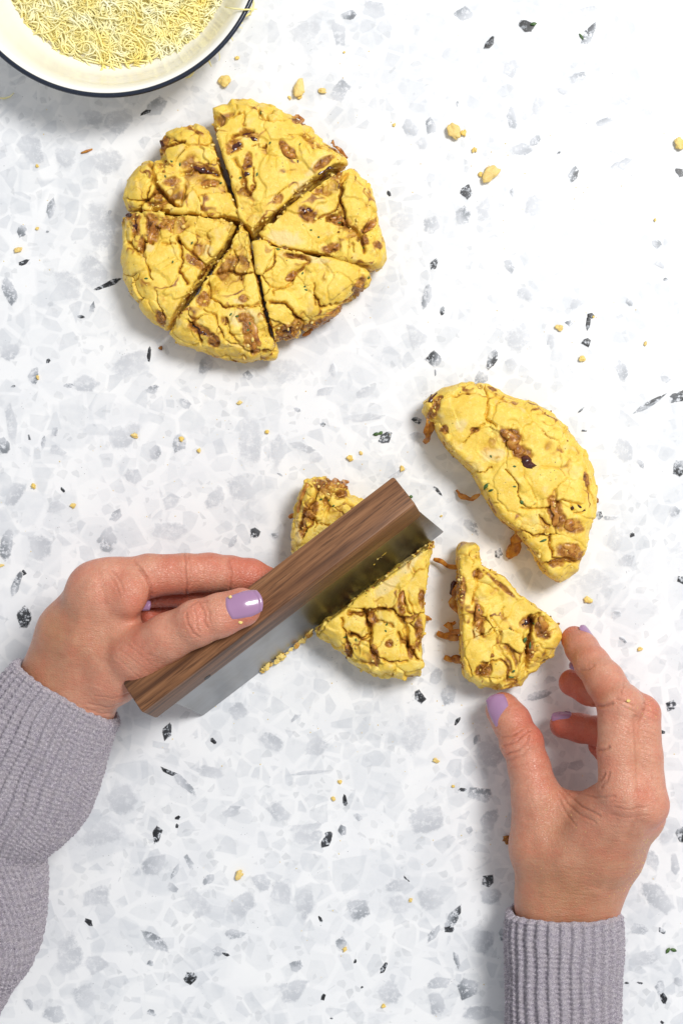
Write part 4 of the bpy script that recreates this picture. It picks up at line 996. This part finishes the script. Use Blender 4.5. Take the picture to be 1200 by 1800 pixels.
def left_hand(P, coarse=False):
    palm = chain(P, [(40,1360,170,60),(80,1275,172,54),(100,1235,174,50)])
    palm = smin(palm, chain(P, [(90,1400,165,60),(130,1310,168,52),(150,1255,172,48)]), 25)
    mc = [[(130,1205,185,52),(160,1120,215,50),(185,1042,235,46)], [(90,1190,175,50),(118,1110,200,48),(168,1038,205,44)],
          [(85,1195,160,46),(120,1120,165,44),(165,1055,160,42)], [(95,1210,140,42),(130,1140,135,40),(170,1080,125,36)]]
    for c in mc: palm = smin(palm, chain(P, c, 20), 26)
    palm = smin(palm, chain(P, [(150,1225,185,50),(200,1185,215,50),(248,1150,250,44)], 16), 26)
    palm = smin(palm, chain(P, [(190,1150,225,34),(215,1110,235,30),(222,1075,240,24)], 12), 26)
    palm = smin(palm, ball(P, 172, 1036, 246, 46, 42, 30, 20), 30)
    palm = smin(palm, ball(P, 215, 1020, 235, 40, 34, 30), 20)
    palm = smin(palm, ball(P, 224, 1046, 262, 33, 37, 26, -20), 9)
    th = chain(P, [(240,1153,252,45),(295,1120,282,41),(345,1097,298,40)], 9)
    th = smin(th, chain(P, [(345,1097,298,39),(385,1082,304,37.5),(424,1068,305,35)], 9), 7)
    th = smin(th, ball(P, 346, 1092, 306, 34, 33, 33), 8)
    ix = chain(P, [(180,1040,232,44),(262,1012,228,37),(325,1008,222,35.5)], 9)
    ix = smin(ix, chain(P, [(325,1008,222,35),(368,1006,214,33),(405,1008,206,31.5)], 8), 4)
    ix = smin(ix, chain(P, [(405,1008,206,31),(440,1012,198,29),(468,1020,190,25)], 8), 4)
    md = chain(P, [(168,1042,195,40),(250,1035,180,33),(320,1036,170,31)], 9)
    md = smin(md, chain(P, [(320,1036,170,30),(380,1040,165,29),(440,1050,160,24)], 8), 6)
    rg = chain(P, [(168,1058,155,38),(250,1052,140,31),(318,1060,125,29)], 9)
    rg = smin(rg, chain(P, [(318,1060,125,29),(360,1075,125,27),(400,1090,128,22)], 8), 6)
    lt = chain(P, [(172,1080,120,33),(235,1095,100,27),(285,1102,92,25)], 9)
    lt = smin(lt, chain(P, [(285,1102,92,24),(285,1090,130,21),(262,1084,150,19)], 8), 6)
    f = smin(ix, md, 3); f = smin(f, rg, 3); f = smin(f, lt, 3); f = smin(f, th, 3)
    return smin(palm, f, 13)

def finish_hand(name, f, lo, hi, h, creases, tones, tend, label, tan):
    g = lambda P, c: f(P)
    V, Q = sdf_mesh(g, lo, hi, h, 4, 2)
    V, Q = keep_largest(V, Q)
    N = normals(V, Q)
    px, py = proj(V); upf = sstep(-.1, .35, N[:, 2])
    disp = fbm(V, 30, 3, 2)*.7
    cr = np.zeros(len(V))
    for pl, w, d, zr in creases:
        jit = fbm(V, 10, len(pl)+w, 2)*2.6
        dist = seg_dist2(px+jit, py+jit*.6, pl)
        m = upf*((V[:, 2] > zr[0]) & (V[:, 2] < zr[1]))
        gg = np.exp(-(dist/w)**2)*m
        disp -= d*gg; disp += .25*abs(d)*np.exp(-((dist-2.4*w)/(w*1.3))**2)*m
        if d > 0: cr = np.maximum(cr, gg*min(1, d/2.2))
    for pl, w, d in tend:      # broad ridges and hollows
        dist = seg_dist2(px, py, pl); disp += d*np.exp(-(dist/w)**2)*upf
    V = V+N*disp[:, None]
    V[:, 2] = np.maximum(V[:, 2], .6)
    base = np.array([.64, .325, .22]); C = np.tile(base, (len(V), 1))
    red = np.zeros(len(V)); tn = np.zeros(len(V)); pale = np.zeros(len(V))
    for x, y, z, r, a in tones:
        c = W(x, y, z); dd = np.linalg.norm(V-c, axis=1); red = np.maximum(red, a*np.exp(-(dd/r)**2))
    for x, y, z, r, a in tan:
        c = W(x, y, z); dd = np.linalg.norm(V-c, axis=1); tn = np.maximum(tn, a*np.exp(-(dd/r)**2))
    n1 = fbm(V, 26, 8, 3)
    red = np.clip(red*1.4+.42*n1+.06, 0, 1); tn = np.clip(tn+.12*fbm(V, 34, 18, 3), 0, 1)
    C = C*(1-tn[:, None])+np.array([.42, .21, .10])*tn[:, None]
    C = C*(1-red[:, None])+np.array([.60, .155, .095])*red[:, None]
    C = C*(1-.38*cr[:, None])+np.array([.30, .085, .05])*(.38*cr[:, None])  # shade of the creases painted into the skin colour
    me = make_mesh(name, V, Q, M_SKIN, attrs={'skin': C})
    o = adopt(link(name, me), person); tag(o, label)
    return o, bvh_of(V, Q)

def nail(hand, bvh, px, py, z, axis, w, L, nrm, lift=1.5, curve=.35):
    """polished nail laid over the finger tip; axis points to the tip (photo plane), nrm out of the nail"""
    c = W(px, py, z); n = np.array(nrm, float); n /= np.linalg.norm(n)
    a = np.array(axis, float); a -= n*(a@n); a /= np.linalg.norm(a); b = np.cross(n, a)
    h0 = bvh.ray_cast(Vector(c+n*70), Vector(-n))
    if h0[0] is not None: c = np.array(h0[0])
    nu, nv = 18, 22; V = []; ok = {}
    for i in range(nu+1):
        for j in range(nv+1):
            u = (i/nu)*2-1; v = (j/nv)*2-1
            # squircle outline, squarer at the free edge
            if True:
                rr = max(abs(u), abs(v)); q = math.hypot(u, v)+1e-9
                sq = .62 if v > 0 else .45
                uu = u*(1-sq)+sq*u*rr/q*1.0 if q > 0 else 0; vv = v*(1-sq)+sq*v*rr/q*1.0
            p = c+b*(uu*w/2)+a*(vv*L/2)
            o_ = p+n*60; hit = bvh.ray_cast(Vector(o_), Vector(-n))
            hp = np.array(hit[0]) if hit[0] is not None else p
            # keep to the nail plate: never sink more than the plate's own curve
            dpt = (hp-c)@n; lim = -curve*w*.5*(uu*uu)-.10*L*max(0, vv)**2
            dpt = max(min(dpt, lim+5), lim-3)
            V.append(p+n*((lim*.6+dpt*.4)-(p-c)@n+(lift-(3.4*max(0, rr-.9)/.1)**1)))
    F = []
    for i in range(nu):
        for j in range(nv):
            k0 = i*(nv+1)+j; F.append((k0, k0+nv+1, k0+nv+2, k0+1))
    V = np.array(V)
    fn = np.cross(V[F[0][1]]-V[F[0][0]], V[F[0][3]]-V[F[0][0]])
    if fn@n < 0: F = [f[::-1] for f in F]
    o = link('nail', make_mesh('nail', V, F, M_NAIL)); o.parent = hand
    return o
crR = [([(885,1311),(906,1303),(930,1284)],1.6,2.0,(0,200)),([(889,1327),(908,1322),(924,1310),(932,1293)],1.7,2.2,(0,200)),([(883,1297),(900,1293),(918,1282)],1.5,1.5,(0,200)),
 ([(893,1338),(915,1330),(932,1316)],1.5,1.2,(0,200)),([(896,1304),(912,1296)],1.3,1.3,(0,200)),([(898,1350),(925,1342)],1.4,.8,(0,200)),
 ([(1044,1239),(1058,1242),(1074,1237)],2.4,2.6,(90,400)),([(1049,1318),(1058,1320),(1070,1314)],2.4,2.4,(90,400)),([(1020,1178),(1030,1178),(1042,1170)],1.8,1.4,(50,400)),
 ([(1082,1228),(1100,1234),(1112,1240)],1.6,1.6,(90,400)),([(1090,1240),(1104,1246),(1116,1252)],1.5,1.4,(90,400)),([(1088,1220),(1094,1205),(1096,1192)],1.4,1.0,(90,400)),
 ([(1128,1248),(1142,1250),(1154,1258)],1.5,1.3,(90,400)),([(1130,1236),(1146,1240)],1.4,1.2,(90,400)),([(1132,1260),(1150,1268)],1.4,1.0,(90,400)),
 ([(987,1384),(1002,1400),(1022,1418),(1052,1434)],1.8,1.6,(0,400)),([(984,1390),(996,1412),(1018,1432),(1045,1446)],1.8,1.4,(0,400)),([(990,1380),(1015,1394),(1045,1402),(1080,1400)],1.8,1.4,(0,400)),
 ([(980,1396),(990,1425),(1010,1450)],1.8,1.1,(0,400)),([(1040,1378),(1056,1372),(1062,1360)],2.2,1.6,(90,400)),([(1056,1385),(1066,1372),(1070,1358)],2,1.3,(90,400)),
 ([(1080,1420),(1110,1424),(1140,1416)],1.8,.8,(90,400)),([(1072,1432),(1105,1438),(1140,1432)],1.8,.7,(90,400)),([(1070,1410),(1100,1412)],1.6,.7,(90,400)),
 ([(925,1380),(935,1410),(945,1430)],1.8,.4,(0,400)),([(940,1375),(948,1402),(962,1425)],1.8,.35,(0,400))]
crR += [([(1075+3*i, 1255+9*i), (1095+2*i, 1260+9*i), (1108, 1268+9*i)], 1.3, .55, (90, 400)) for i in range(8)]
crR += [([(1128, 1275+10*i), (1152, 1283+10*i)], 1.3, .6, (90, 400)) for i in range(7)]
rs_ = random.Random(8)
for i in range(34):     # fine transverse wrinkles across the back of the hand
    y = 1440+i*4.5; x0 = 905+rs_.uniform(0, 120); x1 = x0+rs_.uniform(40, 100)
    crR.append(([(x0, y), ((x0+x1)/2, y-rs_.uniform(1, 5)), (x1, y-rs_.uniform(-3, 3))], 1.3, .22, (0, 400)))
RH, rb = finish_hand('hand', right_hand, [215, -880, 0], [590, -170, 262], 1.95, crR,
  [(1000,1125,60,40,.75),(985,1195,60,70,1.0),(965,1270,50,75,1.0),(1050,1300,70,55,1.0),(880,1245,60,36,.35),(912,1310,90,26,.5),(1060,1235,190,26,.6),(1062,1318,190,22,.55),(1110,1392,215,26,.45),(1160,1420,190,34,.6),(1145,1245,190,24,.5),(1030,1170,120,24,.5),(955,1290,90,30,.6)],
  [([(1105,1400),(1080,1480),(1050,1570)],9,1.3),([(1142,1420),(1115,1500),(1070,1580)],8,1.0),([(935,1400),(950,1480),(960,1570)],12,1.2),([(1030,1440),(1010,1520)],20,-2.0),([(1122,1390),(1120,1320),(1116,1262)],5,-3.2),([(1122,1420),(1100,1470)],7,-1.5),([(1128,1500),(1105,1560)],6,-.8)],
  'right hand, fingertips resting against the loose wedge', [(990,1550,110,95,1.0),(1060,1500,140,80,.8),(980,1460,130,60,.5),(1100,1330,210,40,.25)])
nail(RH, rb, 877, 1249, 88, (-.36, 1.0, -.25), 39, 58, (-.22, .12, .96), 2.0)
nail(RH, rb, 1025, 1121, 80, (-.66, .72, -.35), 25, 42, (.72, .50, .48), 1.8)
nail(RH, rb, 1015, 1180, 76, (-.9, .25, -.25), 24, 34, (.05, .80, .6), 1.8)
nail(RH, rb, 986, 1254, 62, (-1, .1, -.15), 22, 36, (-.05, .85, .52), 1.6)
crL = [([(324,972),(327,990),(325,1008),(329,1024),(327,1042)],1.8,2.0,(150,400)),([(332,974),(334,1000),(333,1030)],1.5,1.2,(150,400)),([(402,984),(406,1005),(405,1036)],1.7,1.7,(150,400)),
 ([(246,1000),(258,1015),(266,1034),(265,1052)],2.4,2.4,(180,400)),([(236,986),(248,1000),(258,1015)],2,1.4,(180,400)),([(192,1010),(205,1030),(212,1050)],1.8,.8,(180,400)),([(198,1004),(212,1022),(218,1040)],1.8,1.0,(180,400)),
 ([(327,1078),(330,1095),(338,1112),(350,1120)],1.6,1.5,(200,400)),([(352,1062),(360,1075),(358,1092),(366,1104)],1.6,1.7,(200,400)),([(340,1068),(345,1082),(344,1100),(352,1112)],1.5,1.3,(200,400)),([(333,1066),(348,1058),(364,1058)],1.5,1.0,(200,400)),([(362,1066),(370,1080),(368,1096)],1.4,1.0,(200,400)),
 ([(218,1128),(245,1150),(268,1170),(284,1178)],1.5,.45,(150,400)),([(210,1140),(240,1165),(268,1188)],1.5,.5,(150,400)),([(205,1155),(232,1180),(255,1200)],1.5,.45,(150,400)),([(235,1130),(262,1150),(288,1160)],1.5,.4,(150,400)),
 ([(150,1245),(180,1255),(210,1252)],1.7,1.1,(100,400)),([(155,1236),(190,1244),(222,1236)],1.6,.9,(100,400)),([(165,1222),(200,1228),(236,1216)],1.6,.8,(100,400))]
for i in range(22):
    x0 = 60+rs_.uniform(0, 120); y0 = 1080+i*6; ll = rs_.uniform(25, 60)
    crL.append(([(x0, y0+8), (x0+ll*.6, y0+rs_.uniform(8, 16)), (x0+ll, y0+rs_.uniform(10, 24))], 1.3, .2, (0, 400)))
LH, lb_ = finish_hand('hand', left_hand, [-640, -640, 40], [-110, -40, 350], 1.95, crL,
  [(300,1000,230,30,.5),(365,1000,220,34,.6),(440,1005,205,50,.75),(225,1040,265,30,.45),(255,1062,240,24,.7),(345,1090,320,28,.4),(430,1075,310,36,.5),(270,1190,250,40,.5),(150,1005,240,30,.35),(210,1030,240,25,.3),(290,1060,180,70,.9),(250,1140,270,40,.3)],
  [([(160,1020),(140,1090),(115,1170)],11,1.6),([(205,1090),(170,1130),(140,1180)],16,-1.6),([(240,1120),(200,1160),(160,1205)],12,1.2),([(175,1010),(185,1060)],6,-1.4)],
  'left hand wrapped round the walnut handle', [(120,1110,220,70,.9),(90,1170,190,70,.9),(200,1120,240,40,.5),(150,1200,210,40,.3)])
nail(LH, lb_, 429, 1061, 334, (1.0, .28, -.10), 42, 58, (.02, .22, .95), 1.6)
nail(LH, lb_, 262, 1079, 168, (-1.0, .1, .1), 18, 28, (-.05, .3, .95), 1.0)
crumb_obj(421, 1089, 7, 700, 'flattened bit of dough stuck below the left thumbnail', z=322, group=None)
crumb_obj(405, 1049, 3, 701, 'speck of dough at the upper corner of the left thumbnail', z=331, group=None)
crumb_obj(275, 1096, 3, 702, 'speck of dough on the base of the left thumb', z=296, group=None)
crumb_obj(1103, 1232, 3, 703, 'speck of dough in the knuckle crease of the right index finger', z=234, group=None)

# flour and dough dust
def specks(name, label, spots, bvh, parent, seed, mat, rmin=.5, rmax=1.3):
    rs = random.Random(seed); V = []; F = []
    for (x, y, sx, sy, n_) in spots:
        for i in range(n_):
            px, py = rs.gauss(x, sx), rs.gauss(y, sy); zz = .2
            if bvh is not None:
                p = W(px, py, 160); hit = bvh.ray_cast(Vector((p[0], p[1], 400)), Vector((0, 0, -1)))
                if hit[0] is None: continue
                c = np.array(hit[0])
            else: c = W(px, py, .2)
            r = rs.uniform(rmin, rmax); b = len(V)
            for q in range(5):
                a = q*1.257+rs.uniform(-.3, .3); V.append(c+np.array([math.cos(a)*r, math.sin(a)*r, -.3]))
            V.append(c+np.array([0, 0, r*.9])); F += [(b+q, b+(q+1) % 5, b+5) for q in range(5)]
    st = np.zeros((len(V), 3)); st[:, 1] = .9
    o = link(name, make_mesh(name, V, F, mat, smooth=False, attrs={'dough': st})); o['kind'] = 'stuff'
    if label: o['label'] = label
    if parent is not None: o.parent = parent
    return o
specks('flour_dust', None, [(1130,1480,12,22,45),(1125,1530,14,22,60),(1105,1560,14,14,25),(1140,1240,18,16,22),(1165,1400,6,50,18),(1098,1233,8,6,8),(1000,1500,50,60,14)], rb, RH, 5, M_DOUGH, .5, 1.15)
specks('flour_dust', None, [(330,1110,60,22,8),(250,1120,50,40,8)], lb_, LH, 6, M_DOUGH, .4, 1.0)
specks('crumb_dust', 'fine pale crumb dust sprinkled over the worktop around the dough', [(600,1250,160,60,40),(840,1130,60,70,35),(540,300,120,120,40),(860,320,120,90,35),(500,780,160,60,40),(240,900,140,60,20),(900,1450,160,100,20),(620,1600,200,120,25),(60,420,50,120,12),(1020,620,80,80,14)], None, None, 7, M_DOUGH, .6, 1.5)
bpy.data.objects['crumb_dust']['category'] = 'crumb dust'

# ---- knitted sleeves
def knit_sleeve(name, rings, nribs, parent, seed, rib_amp=3.4, stitch=6.4, arc=1.5, along=1.45, label=None, jersey=0.0, mouth=True):
    """rings: (px, py, z, half width, half height, tilt of the ring in degrees); swept tube with ribs and stitches in relief"""
    cen = np.array([W(r[0], r[1], r[2]) for r in rings]); hw = np.array([r[3]*(1-r[2]/H) for r in rings]); hh = np.array([r[4]*(1-r[2]/H) for r in rings])
    seg = np.linalg.norm(np.diff(cen, axis=0), axis=1); T = np.concatenate([[0], np.cumsum(seg)]); Lt = T[-1]
    ns = int(Lt/along); s = np.linspace(0, Lt, ns)
    def cr(vals):
        out = []
        for q in s:
            i = min(np.searchsorted(T, q, 'right')-1, len(T)-2); f = (q-T[i])/seg[i]
            P0, P1, P2, P3 = vals[max(i-1, 0)], vals[i], vals[i+1], vals[min(i+2, len(vals)-1)]
            out.append(.5*((2*P1)+(-P0+P2)*f+(2*P0-5*P1+4*P2-P3)*f*f+(-P0+3*P1-3*P2+P3)*f**3))
        return np.array(out)
    c = cr(cen); w = cr(hw); hgt = cr(hh); d = np.gradient(c, axis=0); d /= np.linalg.norm(d, axis=1)[:, None]
    tl = cr(np.array([[r[5]] for r in rings], float))[:, 0]
    nt = int(2*math.pi*np.mean((w+hgt)/2)/arc); th = np.linspace(0, 2*math.pi, nt, endpoint=False)
    TH_, SS = np.meshgrid(th, s); 
    side = np.cross(d, [0, 0, 1.]); side /= np.linalg.norm(side, axis=1)[:, None]; up = np.cross(side, d)
    ct, st = np.cos(TH_), np.sin(TH_)
    ex = 2.4
    rr = (np.abs(ct)**ex+np.abs(st)**ex)**(-1/ex)
    P = c[:, None]+side[:, None]*(w[:, None]*ct*rr)[..., None]+up[:, None]*(hgt[:, None]*st*rr)[..., None]
    # slant of the mouth
    P += d[:, None]*(np.tan(np.radians(tl))[:, None]*w[:, None]*ct)[..., None]*0
    nrm = side[:, None]*(ct/w[:, None])[..., None]+up[:, None]*(st/hgt[:, None])[..., None]
    nrm /= np.linalg.norm(nrm, axis=2)[..., None]
    F3 = P.reshape(-1, 3)
    wav = (fbm(F3, 60, seed, 2)*.5).reshape(TH_.shape)
    ph = TH_*nribs/(2*math.pi)+wav*.55
    fr = ph-np.floor(ph); u = fr*2-1                      # -1..1 over one rib
    col = np.clip(1-(np.abs(u)/.60)**2, 0, 1)**.6
    chev = np.cos(2*math.pi*(SS/stitch-np.abs(u)*.75+np.floor(ph)*.13)); legs = np.sin(np.clip(np.abs(u)/.7, 0, 1)*math.pi)
    purl = (1-col)*np.cos(2*math.pi*SS/(stitch*.95))
    disp = rib_amp*col+1.7*legs*chev*(col > 0)+1.0*purl-1.0*np.exp(-(u/.12)**2)*(col > 0)
    if jersey > 0:
        # rough reverse-stocking texture: rows of little loops
        row = SS/(stitch*.9); a2 = np.sin(2*math.pi*(ph*2+.5*np.floor(row))); j = 4.2*np.abs(np.sin(math.pi*row))*(.5+.5*a2)+2.0*a2
        disp = disp*(1-jersey)+(j+1.6*vnoise(F3, 9, seed+3).reshape(TH_.shape))*jersey
    disp = disp+1.0*vnoise(F3, 5, seed+5).reshape(TH_.shape)*.7+fbm(F3, 45, seed+6, 2).reshape(TH_.shape)*3.2
    if mouth:
        m = sstep(0, 7, SS); disp = disp*(.25+.75*m)-2.2*(1-m)+(1-sstep(0, 4, SS))*0
        P = P-d[:, None]*((1-sstep(0, 12, SS))*(1.6*col+1.5*vnoise(F3, 14, seed+9).reshape(TH_.shape)))[..., None]
    P = P+nrm*disp[..., None]
    V = P.reshape(-1, 3); n = nt
    ii, jj = np.meshgrid(np.arange(ns-1), np.arange(n), indexing='ij')
    Q = np.stack([ii*n+jj, (ii+1)*n+jj, (ii+1)*n+(jj+1) % n, ii*n+(jj+1) % n], -1).reshape(-1, 4)
    if mouth:           # turn the edge inward
        b0 = len(V); inn = []
        for k_, (dd, sh) in enumerate(((-.8, .975), (3, .95), (22, .93))):
            ring = c[0]+(P[0]-c[0])*sh+d[0]*dd; inn.append(ring)
        V = np.concatenate([V]+inn); prev = np.arange(n)
        for k_ in range(3):
            cur = b0+k_*n+np.arange(n)
            Q = np.concatenate([Q, np.stack([prev, np.roll(prev, -1), np.roll(cur, -1), cur], 1)]); prev = cur
    V[:, 2] = np.maximum(V[:, 2], .5)
    o = adopt(link(name, make_mesh(name, V, Q, M_WOOL)), parent)
    if label: tag(o, label)
    # loose fibres
    rs = np.random.RandomState(seed); nf = 5200; pick = rs.randint(0, ns*n, nf); FV = []; FF = []
    Nn = nrm.reshape(-1, 3)
    for q in pick:
        p = V[q]; nn = Nn[q]+rs.normal(0, .65, 3); nn /= np.linalg.norm(nn); L = rs.uniform(3.5, 9); bend = rs.normal(0, .7, 3)
        sd = np.cross(nn, rs.normal(0, 1, 3)); sd /= np.linalg.norm(sd)+1e-9; ww = .17
        b = len(FV); m_ = p+nn*L*.5+bend*.5; e_ = p+nn*L*.85+bend*2.0
        FV += [p-sd*ww, p+sd*ww, m_-sd*ww, m_+sd*ww, e_]; FF += [(b, b+1, b+3, b+2), (b+2, b+3, b+4)]
    fo = link('fibre_fuzz', make_mesh('fibre_fuzz', FV, FF, M_FIBRE)); fo.parent = o; fo['kind'] = 'stuff'
    return o
knit_sleeve('sleeve', [(990,1602,84,94,76,0),(990,1650,84,97,80,0),(989,1720,84,94,80,0),(989,1790,84,93,80,0),(989,1860,84,95,82,0)], 33, person, 31, rib_amp=8, stitch=8.5, label='ribbed sleeve of the right arm')
knit_sleeve('sleeve', [(121,1213,172,100,74,0),(92,1262,170,108,80,0),(62,1325,165,118,84,0),(34,1390,160,120,84,0),(8,1450,154,98,76,0),(-8,1500,150,70,60,0)], 36, person, 33, rib_amp=8, stitch=8, label='ribbed cuff part of the left sleeve')
knit_sleeve('sleeve', [(-8,1440,150,58,60,0),(-14,1490,146,88,76,0),(-20,1560,140,99,84,0),(-32,1640,135,100,84,0),(-60,1710,130,84,80,0),(-90,1800,130,70,80,0)], 30, person, 35, stitch=12, jersey=.85, mouth=False, rib_amp=3, label='loosely knitted slack of the left sleeve')
